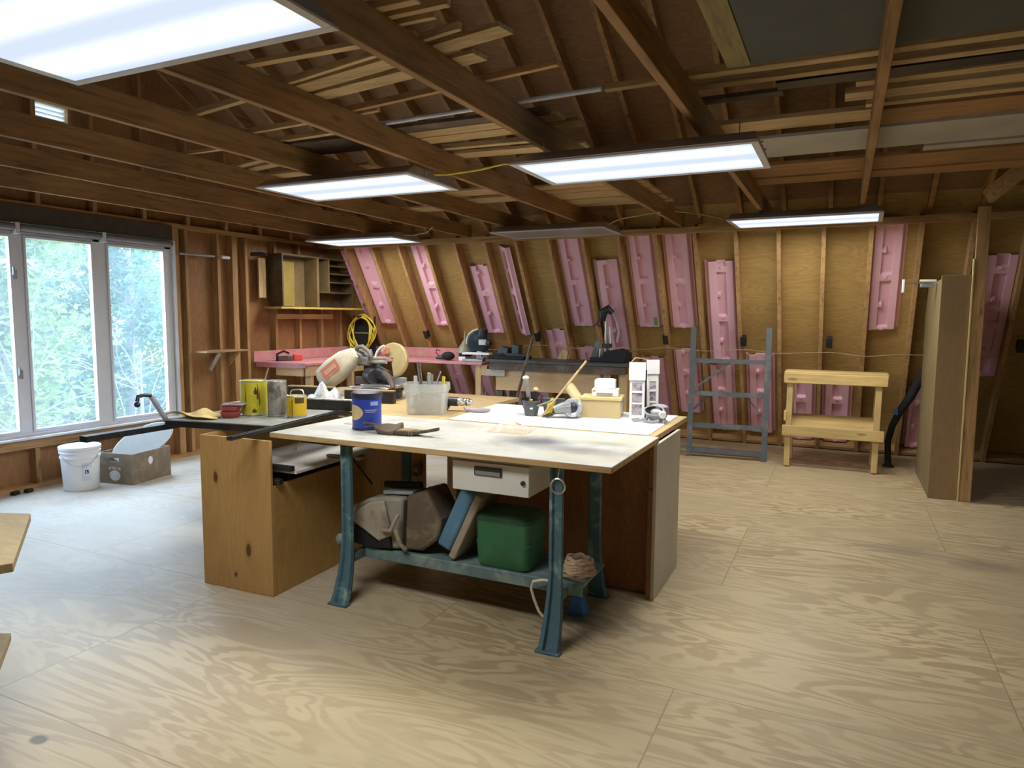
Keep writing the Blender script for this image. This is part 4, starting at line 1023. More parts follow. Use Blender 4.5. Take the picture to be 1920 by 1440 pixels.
def tool(name, a, b, label, mat, r=.006, flat=False, hmat=None, cat='tool'):
    a, b = intub(*a), intub(*b)
    if flat: o = build(name, MB().beam(a, b, .026, .004, (0, -1, .3)), mat, bev=.001)
    else: o = build(name, MB().cyl(a, b, r, r * .8, 10), mat)
    if hmat: build('grip', MB().cyl(a.lerp(b, .62), b, r * 2.0, r * 2.4, 12), hmat, o)
    return tag(o, label, cat, 'tools in the clear tub')
tool('flat_file', (-.03, .045, .02), (-.06, .03, .33), 'grey flat file standing tallest in the clear tub', 'grey_metal', flat=True)
tool('chisel', (-.015, -.03, .02), (-.05, -.02, .33), 'dark brown shafted chisel leaning next to the flat file in the clear tub', 'brown_dark', .007)
tool('putty_knife', (-.075, .0, .09), (-.075, .0, .24), 'shiny white putty knife catching light in the clear tub', 'boxwhite', flat=True)
tool('steel_rule', (.0, .05, .02), (.005, .055, .255), 'steel blade upright in the middle of the clear tub', 'chrome', flat=True)
tool('pliers', (.03, .0, .03), (.03, .02, .25), 'pair of grey pliers standing upright in the clear tub', 'grey_metal', .009)
tool('pencil', (.02, -.05, .08), (.095, -.05, .275), 'thin pinkish rod slanting far out of the clear tub', 'lilac', .0045)
tool('screwdriver', (.09, .02, .05), (.105, .03, .235), 'screwdriver with a yellow grip in the clear tub', 'chrome', .0045, hmat='yellow')
tool('wire_rod', (.05, .07, .04), (.07, .075, .29), 'hair thin wire standing in the clear tub', 'dark_metal', .0015)
t = thing('parts_clutter', 'grey metal clutter in the bottom of the clear tub', 'hardware', tuple(intub(0, 0, .009)), R(24))
cl = MB()
for i in range(110):
    x, y = rnd.uniform(-.082, .082), rnd.uniform(-.052, .052); s = rnd.uniform(.008, .022)
    cl.box((-s, -s * .6, -s * .4), (s, s * .6, s * .4), Matrix.Translation((x, y, .012 + rnd.uniform(0, .115))) @ Matrix.Rotation(rnd.uniform(0, 3), 4, (rnd.random(), rnd.random(), rnd.random())))
build('hardware', cl, 'beige_dust', t)
t['kind'] = 'stuff'
# cordless drill half hidden behind the tub
t = thing('cordless_drill', 'silver and black drill with bit lying beside the clear tub', 'drill', (-2.25, 3.97, TZ), R(12))
build('chuck', MB().lathe([(1e-4, .0), (.026, .0), (.028, .03), (.022, .045), (.024, .05), (.024, .075), (.014, .095), (1e-4, .095)], 20, Matrix.Translation((-.02, .0, .062)) @ Matrix.Rotation(R(90), 4, 'Y')), 'chrome', t)
build('collar', MB().cyl((.036, 0, .062), (.062, 0, .062), .0255, .021, 18), 'black', t)
build('bit', MB().cyl((.075, 0, .062), (.135, 0, .062), .004, .003, 8), 'tin_rim', t)
build('body', MB().cyl((-.15, 0, .062), (-.022, 0, .062), .032, .03, 18), 'dark_metal', t)
build('grip', MB().beam((-.09, 0, .035), (-.10, -.03, .012), .03, .02), 'black', t, bev=.006)
build('guard_handle', MB().tube([(.03, -.02, .03), (.05, -.04, .016), (.10, -.05, .016), (.17, -.045, .017), (.20, -.02, .017)], [.010, .013, .015, .015, .010], 10), 'lilac', t)
# rusty scoop like tool
t = thing('iron_tool', 'old brown iron scoop with upturned handle beside the blue can', 'tool', (-2.04, 3.045, TZ), R(2))
def flat_loft(rows):
    return loft_x([(x, [(-w, z0), (w, z0 + dz), (w * .92, z1 + dz), (-w * .92, z1)]) for x, w, z0, z1, dz in rows])
def loft_x(secs):
    mb = MB(); n = len(secs[0][1]); fs = []
    vs = [(x, y, z) for x, ring in secs for y, z in ring]
    for j in range(len(secs) - 1):
        for i in range(n): fs.append((j * n + i, j * n + (i + 1) % n, (j + 1) * n + (i + 1) % n, (j + 1) * n + i))
    fs += [tuple(range(n)), tuple((len(secs) - 1) * n + i for i in range(n))]
    return mb.add(vs, fs)
build('blade', flat_loft([(-.205, .030, .030, .038, .0), (-.17, .058, .012, .030, .012), (-.12, .066, .003, .018, .022), (-.085, .066, .001, .018, .034), (-.070, .058, .001, .022, .030), (-.058, .040, .002, .020, .0)]), 'rust', t, bev=.002)
build('socket', flat_loft([(-.057, .052, .001, .024, .0), (-.02, .050, .001, .022, .0), (.03, .044, .003, .024, .0), (.07, .028, .010, .027, .0)]), 'rust', t, bev=.004)
wd_ = build('wood_inset', flat_loft([(-.050, .040, .0245, .027, .0), (-.01, .040, .0235, .028, .0), (.03, .030, .0245, .027, .0)]), 'brown_tan', t)
rbm = MB()
for k in range(6): rbm.cyl((-.045 + .017 * k, -.0515 + .002 * k, .003), (-.045 + .017 * k, -.0515 + .002 * k, .024), .0045, n=8)
build('ridge', rbm, 'rust', t)
build('handle', flat_loft([(.071, .026, .011, .026, .0), (.12, .018, .020, .036, .0), (.175, .015, .032, .050, .0)]), 'rust', t, bev=.003)
build('tang', flat_loft([(-.285, .010, .040, .050, .0), (-.24, .013, .036, .046, .0), (-.206, .020, .031, .040, .0)]), 'rust', t, bev=.002)
# limp plastic bag
def bagf(u, v):
    x = (u - .5) * .24; y = (v - .5) * .19; e = max(0, 1 - (2 * u - 1) ** 2) * max(0, 1 - (2 * v - 1) ** 2)
    return (x, y, .003 + .036 * e + .008 * e * math.sin(17 * u + 9 * v) + .006 * e * math.sin(23 * v))
t = thing('plastic_bag', 'limp translucent plastic bag with a red patch on the white worktable', 'bag', (-1.625, 3.42, TZ), R(8))
build('film', MB().grid(bagf, 26, 20), 'bagclear', t)
build('red_patch', MB().grid(lambda u, v: tuple(Vector(bagf(.56 + .14 * u, .66 + .16 * v)) + Vector((0, 0, .006))), 6, 6), 'redlabel', t)
tag(build('pink_slip', MB().prism([(0, 0), (.15, .02), (.16, .07), (.02, .085), (-.02, .04)], 0, .0015, 'Z'), plain('pink paper', (.66, .42, .36), .7), loc=(-2.58, 3.18, TZ)), 'pinkish paper slip between the blue can and the black rail', 'paper')

# ------------------------------------------------------------------ things on the paper
PZ = .8787
t = thing('small_pot', 'small dark grey plant pot with a tiny white tag, full of brushes', 'pot', (-1.755, 3.99, PZ))
build('pot', MB().lathe([(1e-4, 0), (.040, 0), (.055, .085), (.058, .085), (.058, .098), (.053, .098), (.037, .006), (1e-4, .006)], 24), 'pot', t)
build('tag', patch(.0515, .045, .056, ang(-1.755, 3.99) - .17, ang(-1.755, 3.99) + .17, 4), 'boxwhite', t)
def stick(name, a, b, r, mat, label, cat, extra=None, g=None):
    o = build(name, MB().tube([a, b], r, 10), mat); tag(o, label, cat, g)
    return o
o = stick('paint_brush', (-1.76, 4.0, .905), (-1.805, 4.02, 1.10), [.012, .017], 'grey_metal', 'grey handled brush with a tan knob standing in the dark pot', 'brush', g='tools in the dark pot')
build('knob', MB().ball((-1.808, 4.021, 1.112), .022, 10, (1, 1, .7)), 'cream', o)
o = stick('scraper', (-1.735, 3.985, .905), (-1.725, 3.99, 1.03), [.010, .02], 'matte_black', 'black handle with a pale cap standing in the dark pot', 'tool', g='tools in the dark pot')
build('cap', MB().ball((-1.725, 3.99, 1.045), .018, 10, (1, 1, .8)), 'cansand', o)
o = stick('dark_brush', (-1.785, 3.98, .905), (-1.80, 3.985, .99), [.012, .028], 'matte_black', 'dark bushy brush head low in the dark pot', 'brush', g='tools in the dark pot')
stick('yellow_stub', (-1.748, 3.965, .905), (-1.742, 3.96, .985), [.008, .010], 'yellow', 'short yellow stub in the dark pot', 'tool', g='tools in the dark pot')
t = thing('grey_tray', 'tilted dark grey tray behind the small pot and yellow scraper', 'tray', (-1.66, 4.15, PZ), R(10))
Q = Matrix.Rotation(R(32), 4, 'X')
build('tray', MB().box((-.07, 0, 0), (.08, .012, .12), Q), 'pot', t, bev=.004); build('foot', bx((-.06, .03, 0), (.07, .08, .04)), 'pot', t, bev=.004)
o = build('paint_scraper', MB().prism([(-.022, 0), (.012, 0), (.035, .10), (.012, .125), (-.015, .09)], -.004, .004, 'Y', Matrix.Rotation(R(-20), 4, 'X')), 'yellow2', loc=(-1.635, 3.98, PZ + .001)); tag(o, 'yellow orange pointed scraper propped beside the small pot', 'scraper')
o = build('thin_dowel', MB().cyl((-1.70, 3.955, .945), (-1.60, 3.99, .985), .007, n=10), 'funnel'); tag(o, 'greenish thin handle slanting across in front of the grey tray', 'handle')
o = build('wooden_stick', MB().tube([(-1.66, 3.93, .884), (-1.56, 4.02, 1.04), (-1.515, 4.06, 1.11), (-1.45, 4.15, 1.225)], [.006, .007, .008, .007], 8), 'tanZ'); tag(o, 'long wooden stick leaning upward beside the power tool', 'stick')
t = thing('power_tool', 'grey power tool lying with its pale ring face toward the camera', 'power tool', (-1.475, 3.985, PZ + .066), R(0))
Q = Matrix.Rotation(R(-28), 4, 'Z') @ Matrix.Rotation(R(80), 4, 'X')
Q2 = Matrix.Rotation(R(22), 4, 'Z') @ Matrix.Rotation(R(82), 4, 'X')
build('ring', MB().lathe([(.030, -.01), (.040, .0), (.056, .0), (.062, -.02), (.060, -.07), (.05, -.09), (1e-4, -.10)], 26, Q2), 'silver_bag', t)
build('core', MB().lathe([(1e-4, -.004), (.022, -.006), (.033, -.014)], 20, Q2), 'dark_metal', t)
build('body', MB().tube([(-.02, .02, .0), (-.07, .0, -.005), (-.115, -.02, -.02)], [.05, .036, .026], 14), 'grey_metal', t)
fg = MB()
for dx, dy in ((-.13, -.045), (-.11, -.06), (-.15, -.03)): fg.tube([(-.10, -.02, -.03), (dx, dy, -.045), (dx - .03, dy - .012, -.060)], .005, 7)
build('prong', fg, 'dark_metal', t)
t = thing('card_roll', 'cream cardboard roll leaning behind the brown cardboard box', 'roll', (0, 0, 0))
build('tube', MB().cyl((-1.63, 4.34, 1.035), (-1.495, 4.225, .93), .034, n=20), 'cansand', t)
build('prop', bx((-1.56, 4.24, PZ), (-1.50, 4.30, .93)), 'dark_metal', t, bev=.004)
t = thing('cardboard_box', 'brown cardboard box with a flat lid on the paper sheet', 'box', (-1.453, 4.066, PZ), R(11.5))
build('box', bx((0, 0, 0), (.248, .20, .108)), 'cardboard', t, bev=.002); build('lid', bx((-.006, -.006, .109), (.254, .206, .128)), 'cardlid', t, bev=.003)
build('label', bx((.2485, .05, .02), (.2500, .12, .09)), 'boxwhite', t)
t = thing('white_box', 'lower white box with a clear front on the cardboard box lid', 'box', (-1.40, 4.12, PZ + .1295), R(13), 'white boxes on the cardboard box')
build('box', bx((0, 0, 0), (.165, .12, .045)), 'boxwhite', t, bev=.003); build('print', bx((.03, -.0015, .004), (.13, -.0005, .022)), 'lilac', t)
build('red_mark', bx((.006, -.0015, .030), (.024, -.0005, .038)), 'redlabel', t)
t = thing('white_box', 'topmost white box sitting on the lower white box', 'box', (-1.385, 4.125, PZ + .1755), R(13), 'white boxes on the cardboard box')
build('box', bx((0, 0, 0), (.128, .11, .055)), 'boxwhite', t, bev=.003); build('lid', bx((.012, .012, .0555), (.116, .098, .060)), 'boxwhite', t, bev=.002)
# folding white stand with small pictures
t = thing('picture_stand', 'white folding stand with three small pictures beside the cardboard box', 'stand', (-1.165, 4.145, PZ), R(16))
def pstand(par, x0, y0, w, h, rz, hh, pics):
    e = MB(); Mx = Matrix.Translation((x0, y0, 0)) @ Matrix.Rotation(rz, 4, 'Z') @ Matrix.Rotation(R(-3), 4, 'X')
    cols = [0, .016, w - .016, w]; zz = [0, .022, .088, .100, .158, .172, .222, .235, h]
    e.box((0, 0, 0), (.016, .010, h), Mx); e.box((w - .016, 0, 0), (w, .010, h), Mx)
    for a, b in ((0, .022), (.088, .100), (.158, .172), (.222, h)): e.box((.016, 0, a), (w - .016, .010, b), Mx)
    o = build('panel', e, 'white', par, bev=.002)
    for i, (a, b) in enumerate(((.022, .088), (.100, .158), (.172, .222))):
        build('picture', MB().box((.017, .003, a + .001), (w - .017, .006, b - .001), Mx), 'pic2' if i == 2 else 'pic', o)
    build('header_card', MB().box((-.006, -.008, hh), (w + .002, -.001, h + .014), Mx), 'boxwhite', o)
pstand(t, 0, 0, .092, .335, 0, .238, 3)
pstand(t, .112, .10, .075, .345, R(18), .27, 3)
build('strap', MB().tube([(.004, .012, .345), (.03, .05, .372), (.07, .10, .368), (.11, .115, .355)], .003, 6), 'cardboard', t)
build('hinge_rod', MB().cyl((.10, .05, .0), (.10, .05, .30), .004, n=8), 'dark_metal', t)
# grey mask-like tool
t = thing('respirator_mask', 'grey mask with pale rim, dark opening and straps on the paper corner', 'mask', (-.985, 4.08, PZ))
build('body', MB().ball((.0, .02, .046), .062, 14, (1.05, .8, .72)), 'grey_metal', t)
Q = Matrix.Translation((-.005, -.022, .072)) @ Matrix.Rotation(R(10), 4, 'Z') @ Matrix.Rotation(R(62), 4, 'X') @ Matrix.Diagonal((1.25, .62, 1, 1))
build('rim', MB().lathe([(.040, .0), (.046, .008), (.052, .0), (.046, -.012)], 26, Q), 'silver_bag', t)
build('opening', MB().lathe([(1e-4, -.012), (.030, -.008), (.041, .002)], 22, Q), 'matte_black', t)
build('crown', MB().ball((.015, .03, .088), .045, 12, (1.2, .9, .42)), 'lilac', t)
build('filter', MB().cyl((.048, -.03, .055), (.055, -.05, .05), .022, .020, 16), 'boxwhite', t)
st = MB().tube([(-.04, -.02, .022), (-.08, -.045, .012), (-.12, -.04, .008), (-.135, -.02, .008), (-.10, .0, .012)], .008, 8); st.tube([(.03, -.04, .016), (.0, -.06, .009), (-.04, -.055, .009), (-.07, -.03, .014)], .009, 8); st.tube([(.05, -.02, .03), (.075, -.03, .012), (.06, -.05, .009)], .008, 8)
build('strap', st, 'grey_metal', t)

# ------------------------------------------------------------------ miter saw
t = thing('miter_saw', 'sliding miter saw with cream dust bag and yellowed guard on the tan table', 'miter saw', (-3.20, 4.33, .876))
build('base', MB().lathe([(1e-4, .001), (.185, .001), (.20, .015), (.20, .05), (.185, .058), (.185, .075), (.15, .09), (1e-4, .09)], 36), 'base_navy', t)
sl = MB().box((-.10, -.195, .091), (.245, -.165, .103)); sl.box((-.05, -.13, .091), (.25, .10, .112)); sl.box((-.02, -.21, .050), (.24, -.19, .062)); build('table_plate', sl, 'chrome', t, bev=.004)
fe = MB().box((-.22, .03, .0905), (-.03, .05, .15)); fe.box((.04, .03, .1125), (.25, .05, .16)); build('fence', fe, 'grey_metal', t, bev=.004)
build('pivot_arm', MB().tube([(-.03, .09, .09), (-.04, .10, .19), (-.075, .08, .27), (-.12, .04, .31)], [.065, .055, .05, .04], 14), 'dark_metal', t)
hd = MB().cyl((-.17, -.02, .285), (-.06, .05, .31), .050, .058, 20); hd.cyl((-.125, .0, .32), (-.12, -.07, .30), .045, .04, 18); hd.box((-.155, -.055, .235), (-.075, .02, .30), Matrix.Rotation(R(8), 4, 'Y')); build('head', hd, 'saw_grey', t, bev=.008)
build('handle', MB().tube([(-.155, -.05, .345), (-.13, -.06, .385), (-.075, -.06, .39), (-.03, -.05, .355), (-.01, -.04, .31)], [.014, .016, .017, .016, .014], 10), 'saw_grey', t)
mt = MB().cyl((-.06, -.01, .175), (.02, -.045, .165), .06, .058, 20); mt.cyl((.03, .0, .19), (.13, -.02, .17), .05, .042, 18); build('motor', mt, 'dark_metal', t, bev=.004)
Qg = Matrix.Translation((.115, .06, .285)) @ Matrix.Rotation(R(80), 4, 'X')
build('blade_guard', MB().lathe([(.02, .022), (.125, .022), (.135, .012), (.135, -.012), (.125, -.022), (.02, -.022)], 36, Qg, R(-75), R(150)), 'guard', t)
build('guard_rim', MB().tube([(.095 + .115 * math.cos(a), .02, .285 + .115 * math.sin(a)) for a in [R(105 + 70 * i / 14) for i in range(15)]], .009, 8), 'boxwhite', t)
build('warning_sticker', MB().prism([(.03, .325), (.075, .385), (.115, .38), (.10, .34)], .0285, .030, 'Y'), 'redlabel', t)
sr = MB().cyl((-.07, -.02, .30), (.13, -.03, .305), .012, n=12); sr.cyl((-.06, -.02, .275), (.12, -.03, .275), .012, n=12); build('slide_rail', sr, 'tin_rim', t)
build('lever', MB().tube([(.10, -.03, .19), (.17, -.07, .165), (.235, -.12, .115), (.26, -.15, .09)], [.026, .024, .02, .016], 12), 'brown_dark', t)
Qb = Matrix.Translation((-.285, -.07, .235)) @ Matrix.Rotation(R(55), 4, 'Y')
bg = loft([(rrect(.055, .045, .03), -.215), (rrect(.088, .06, .04), -.185), (rrect(.098, .07, .045), -.06), (rrect(.085, .062, .04), .08), (rrect(.055, .045, .03), .165), (rrect(.04, .035, .025), .19)])
for i, v in enumerate(bg.v): bg.v[i] = Qb @ v
bag = build('dust_bag', bg, 'bag', t)
build('bag_label', MB().box((-.048, -.0735, -.135), (.042, -.0705, .045), Qb), 'redlabel', bag, bev=.001)
build('bag_print', MB().box((-.020, -.0755, -.105), (.016, -.0740, .02), Qb), plain('pale print', (.66, .40, .30), .7), bag)
build('adjust_knob', MB().cyl((-.12, -.20, .055), (-.125, -.235, .055), .024, .018, 16), 'steelblue', t)
def crump(u, v):
    x = (u - .5) * .25; y = (v - .5) * .15; e = max(0, 1 - (2 * u - 1) ** 2) * max(0, 1 - (2 * v - 1) ** 2)
    return (x, y, .003 + .105 * e ** .7 * (1 + .35 * math.sin(13 * u + 5 * v)) + .012 * e * math.sin(31 * u) * math.sin(27 * v))
tag(build('crumpled_bag', MB().grid(crump, 26, 20), 'silver_bag', loc=(-3.36, 3.93, .877), rot=(0, 0, R(20)), solid=.002), 'crumpled silvery plastic below the dust bag of the saw', 'bag')

# ------------------------------------------------------------------ yellow cord coil hung in the corner
t = thing('cord_coil', 'coil of yellow extension cord hanging in the corner above the pink bench', 'cord', (-5.96, 7.78, 1.27))
m = MB()
for k in range(7):
    rx, rz_ = .185 + .012 * math.sin(k * 2.1), .225 + .014 * math.cos(k * 1.7)
    m.tube([((rx + .01 * math.sin(3 * a + k)) * math.cos(a) + .012 * math.sin(k * 1.3), -.012 * k + .02 * math.sin(a * 2 + k), (rz_ + .008 * math.cos(4 * a + k)) * math.sin(a) - .01 * k * .3) for a in [2 * PI * i / 36 for i in range(36)]], .0075, 6, True)
m.tube([(-.15, -.09, .10), (-.10, -.10, .03), (-.07, -.10, -.08), (.0, -.10, -.2)], .0075, 6); m.tube([(-.17, -.09, .02), (-.15, -.10, -.14), (-.12, -.10, -.24), (-.10, -.10, -.29)], .0075, 6)
build('coil', m, 'yellow_cord', t)
m = MB().box((-.20, .05, -.30), (.16, .075, .22)); m.box((-.02, -.1, .20), (.02, .05, .225))
build('hook_board', m, 'matte_black', t)
build('crossbar', bx((-.18, .035, -.02), (.06, .049, .0)), 'grey_metal', t)

# ------------------------------------------------------------------ pink L-shaped bench and black bench
t = thing('pink_bench', 'pink painted L shaped bench in the corner below the yellow cord coil', 'bench', (0, 0, 0))
lt = MB().prism([(-6.175, 6.12), (-5.50, 6.12), (-5.50, 7.30), (-3.86, 7.30), (-3.86, 8.02), (-6.175, 8.02)], .92, .95, 'Z')
build('benchtop', lt, 'pinkbench', t, bev=.004)
bs = MB().box((-6.195, 6.02, .951), (-6.176, 8.0, 1.075)); bs.box((-6.175, 8.005, .951), (-4.4, 8.024, 1.075)); build('backsplash', bs, 'pinkbench', t, bev=.003)
build('front_lip', MB().prism([(-6.19, 6.06), (-5.62, 6.06), (-5.498, 6.118), (-6.19, 6.118)], .895, .955, 'Z'), 'pinkbench', t, bev=.004)
build('apron', bx((-5.545, 6.16, .80), (-5.51, 7.2, .918)), 'apron', t, bev=.003)
build('apron', bx((-5.95, 6.125, .80), (-5.55, 6.158, .918)), 'apron', t, bev=.003)
for x, y in ((-5.55, 6.98), (-3.91, 7.34), (-5.56, 6.25)): build('leg', bx((x - .045, y - .022, .001), (x + .045 if y < 7.2 else x + .03, y + .022, .918)), 'tanZ', t, bev=.003)
build('block', bx((-3.88, 7.32, .80), (-3.80, 7.38, .918)), 'tanX', t, bev=.003)
t = thing('black_bench', 'long dark topped workbench with a broad tan board below, under the drill press', 'bench', (0, 0, 0))
build('benchtop', bx((-3.78, 7.24, .968), (-2.08, 7.86, .995)), plain('dark grey benchtop', (.075, .075, .07), .5), t, bev=.003)
build('apron', bx((-3.74, 7.27, .878), (-2.10, 7.30, .967)), 'brown_dark', t, bev=.003)
build('end_board', bx((-3.80, 7.29, .80), (-3.55, 7.32, .877)), 'grey_board', t, bev=.003)
build('tan_board', bx((-3.69, 7.335, .635), (-2.40, 7.355, .885)), 'apron', t, bev=.003)
for x, mt in ((-3.66, 'brown_dark'), (-2.33, 'tanZ'), (-2.15, 'tanZ')): build('leg', bx((x - .045, 7.36, .001), (x + .045, 7.42, .877)), mt, t, bev=.003)
for x in (-3.66, -2.15): build('leg', bx((x - .045, 7.74, .001), (x + .045, 7.80, .967)), 'brown_dark', t, bev=.003)
build('side_panel', bx((-2.115, 7.43, .30), (-2.095, 7.73, .95)), 'box_ply', t)

# items on the benches
PB = .9515
t = thing('clamp_tool', 'small dark and red tool on the pink bench below the pale cleat board', 'tool', (-6.02, 6.40, PB), R(60))
build('body', MB().box((-.13, -.035, .0), (.06, .035, .06)), 'brown_dark', t, bev=.01); build('red_end', bx((.061, -.035, 0), (.17, .035, .075)), 'red', t, bev=.01)
build('frame', MB().tube([(-.14, -.04, .0), (-.14, -.045, .085), (-.06, -.045, .12), (.0, -.04, .09)], .014, 8), 'matte_black', t)
cord([(-6.0, 6.06, .89), (-6.02, 6.05, .82), (-6.06, 6.04, .70), (-6.1, 6.03, .56)], .008, 'cream', 'pale rod hanging down from the window end of the pink bench', 'thin_rod', None)
t = thing('metal_funnel', 'grey green funnel upside down with its spout up, on the pink bench', 'funnel', (-4.265, 7.62, 1.043))
build('cone', MB().lathe([(.112, 0), (.115, .006), (.085, .06), (.03, .145), (.018, .16), (.008, .27), (.005, .27)], 24), 'funnel', t)
t = thing('white_carton', 'low white carton under the grey green funnel', 'box', (-4.22, 7.62, PB), R(4))
build('carton', bx((-.075, -.12, 0), (.015, .12, .05)), 'boxwhite', t, bev=.004); build('dark_pad', bx((-.085, -.11, .051), (.015, .11, .09)), 'matte_black', t, bev=.01)
t = thing('black_tool', 'black power tool with trailing wire lying between the funnel and the pink backsplash corner', 'power tool', (-4.42, 7.47, PB))
build('body', MB().ball((0, 0, .055), .075, 12, (1.2, .8, .72)), 'matte_black', t); build('nose', MB().cyl((-.05, 0, .04), (-.16, -.02, .03), .034, .02, 14), 'dark_metal', t)
build('wire', MB().tube([(-.12, .02, .03), (-.19, .02, .09), (-.17, 0, .13), (-.10, -.03, .12)], .005, 6), 'matte_black', t)
t = thing('disc_sander', 'dark teal disc sander with white label and steel table on the bench corner', 'sander', (-4.03, 7.55, PB))
Qd = Matrix.Translation((0, 0, .235)) @ Matrix.Rotation(R(28), 4, 'Z') @ Matrix.Rotation(R(90), 4, 'X')
build('disc', MB().lathe([(1e-4, .03), (.125, .03), (.14, .02), (.145, -.02), (.13, -.05), (.08, -.09), (1e-4, -.10)], 30, Qd), 'teal_dark', t)
build('rim', MB().tube([Qd @ Vector((.152 * math.cos(a), .152 * math.sin(a), -.03)) for a in [R(95 + 95 * i / 16) for i in range(17)]], .012, 8), 'cream', t)
build('label', MB().box((-.005, -.035, .031), (.09, .03, .034), Qd), 'boxwhite', t)
build('motor', MB().cyl((.03, .02, .30), (.05, .02, .40), .07, .05, 18), 'black', t); build('side_knob', MB().cyl((.12, -.02, .22), (.17, -.02, .22), .04, .035, 14), 'black', t)
build('table', bx((-.15, -.16, .085), (.22, -.05, .11)), 'boxwhite', t, bev=.005)
ft = MB().box((-.165, -.14, 0), (.12, .10, .03)); ft.box((-.02, -.04, .03), (.06, .06, .12)); build('base', ft, 'grey_metal', t, bev=.005)
lgs = MB().beam((.08, -.12, .082), (.05, -.14, .032), .02, .02); lgs.beam((.14, -.12, .082), (.11, -.14, .032), .02, .02); build('table_strut', lgs, 'tin_rim', t)
KB = .996
t = thing('dark_vise', 'low dark machine vise on the black bench beside the disc sander', 'vise', (-3.60, 7.52, KB))
build('base', bx((-.22, -.12, 0), (.24, .12, .035)), 'matte_black', t, bev=.006); build('jaw', MB().prism([(-.12, .036), (.0, .036), (.02, .13), (-.09, .15), (-.13, .10)], -.07, .07, 'Y'), 'dark_metal', t, bev=.01)
build('rear_jaw', bx((.05, -.06, .036), (.15, .06, .17)), 'dark_metal', t, bev=.012); build('handle', MB().cyl((-.19, -.03, .07), (-.05, -.10, .06), .01, n=8), 'dark_metal', t)
build('bar', MB().beam((.0, -.10, .055), (.28, -.10, .05), .03, .03), 'black', t, bev=.004)
o = build('pole_stick', MB().tube([(-3.15, 7.19, 1.27), (-3.24, 7.10, .80), (-3.42, 6.98, .005)], .018, 8), 'brown_dark'); tag(o, 'long dark stick leaning against the front of the black bench', 'stick')
o = build('wooden_wedge', MB().prism([(-.06, 0), (.06, 0), (.075, .09), (.02, .13), (-.02, .08)], -.02, .02, 'Y'), 'tanZ', loc=(-3.02, 7.78, KB)); tag(o, 'small tan wood wedge behind the leaning stick on the black bench', 'wedge')
t = thing('drill_press', 'small bench drill press with dark base on the black bench', 'drill press', (-2.42, 7.62, KB))
build('base', MB().prism([(-.16, 0), (.26, 0), (.26, .10), (.16, .15), (.0, .12), (-.02, .05), (-.16, .05)], -.14, .14, 'Y'), 'matte_black', t, bev=.01)
build('column', MB().cyl((-.02, .02, .05), (-.02, .02, .56), .017, n=14), 'tin_rim', t); build('rear_rod', MB().cyl((.04, .04, .12), (.02, .04, .40), .012, n=10), 'tin_rim', t)
build('head', MB().tube([(-.06, .0, .46), (-.055, .0, .56), (.0, .02, .60), (.05, .03, .55)], [.04, .055, .05, .03], 14), 'black', t)
build('handle', MB().tube([(-.06, -.06, .50), (-.10, -.10, .42), (-.05, -.08, .40)], .01, 8), 'dark_metal', t)
build('clamp', bx((-.05, -.05, .16), (.05, .05, .205)), 'dark_metal', t, bev=.008); build('hose', MB().tube([(.05, .03, .55), (.10, .02, .46), (.13, .02, .34), (.12, 0, .22)], .012, 8), 'lilac', t)
build('left_plate', MB().prism([(-.19, 0), (-.10, 0), (-.06, .24), (-.11, .25)], -.05, -.03, 'Y'), 'rack', t, bev=.003)
sp = MB().tube([(-.07, -.07, .005), (-.05, -.08, .08), (-.045, -.08, .15)], [.008, .016, .02], 10); build('spindle', sp, 'tin_rim', t)

# ------------------------------------------------------------------ hanging shelf cabinet and small shelf on the window wall
t = thing('hanging_cabinet', 'open dark wood hanging shelf cabinet with dividers on the window wall', 'shelf', (0, 0, 0))
x0, x1 = WX + .003, -5.985
y0, y1, z0, z1 = 6.30, 7.62, 1.60, 2.225
M['cab_dark'] = worn('dark stained boards', (.085, .055, .028), (.13, .09, .045), .55, 5)
M['cab_edge'] = plain('aged board edges', (.17, .115, .05), .6)
build('side_panel', bx((x0, y0, z0), (x1, y0 + .02, z1)), 'cab_dark', t); build('side_panel', bx((x0, y1 - .02, z0), (x1, y1, z1)), 'cab_dark', t)
build('top_panel', bx((x0, y0 + .021, z1 - .02), (x1, y1 - .021, z1)), 'cab_dark', t); build('divider', bx((x0, 6.90, z0 + .001), (x1, 6.94, z1 - .021)), 'cab_edge', t)
build('back_panel', bx((x0, y0 + .022, z0 + .002), (x0 + .008, 6.899, z1 - .022)), 'cab_edge', t); build('back_panel', bx((x0, 6.941, z0 + .002), (x0 + .008, y1 - .022, z1 - .022)), 'cab_dark', t)
build('inner_panel', bx((x0 + .03, 6.42, z0 + .01), (x0 + .045, 6.68, z1 - .08)), plain('yellow panel', (.27, .20, .05), .6), t)
build('partition', bx((x0, 7.12, 1.80), (x1, 7.14, z1 - .021)), 'cab_edge', t)
for z in (1.79,): build('shelf', bx((x0 + .009, 6.941, z - .008), (x1, y1 - .021, z + .008)), 'cab_dark', t)
for z in (1.92, 2.03, 2.13): build('shelf', bx((x0 + .009, 7.141, z - .005), (x1, y1 - .021, z + .005)), 'cab_edge', t)
tag(build('ledge_shelf', bx((WX + .003, 6.22, 1.572), (-5.93, 7.78, 1.596)), wood('yellowish ledge', (.50, .37, .10), 'Y', knots=False), bev=.003), 'yellowish ledge board just under the hanging shelf cabinet', 'shelf')
tag(build('cleat_board', bx((WX + .003, 6.39, 1.45), (-6.165, 7.41, 1.512)), 'tanY', bev=.003), 'pale cleat board nailed across studs below the ledge', 'board')
tag(build('wall_board', bx((WX + .002, 6.13, 1.70), (WX + .02, 6.24, 2.16)), 'tanZ'), 'short pale upright board fixed to studs beside the hanging shelf cabinet', 'board')
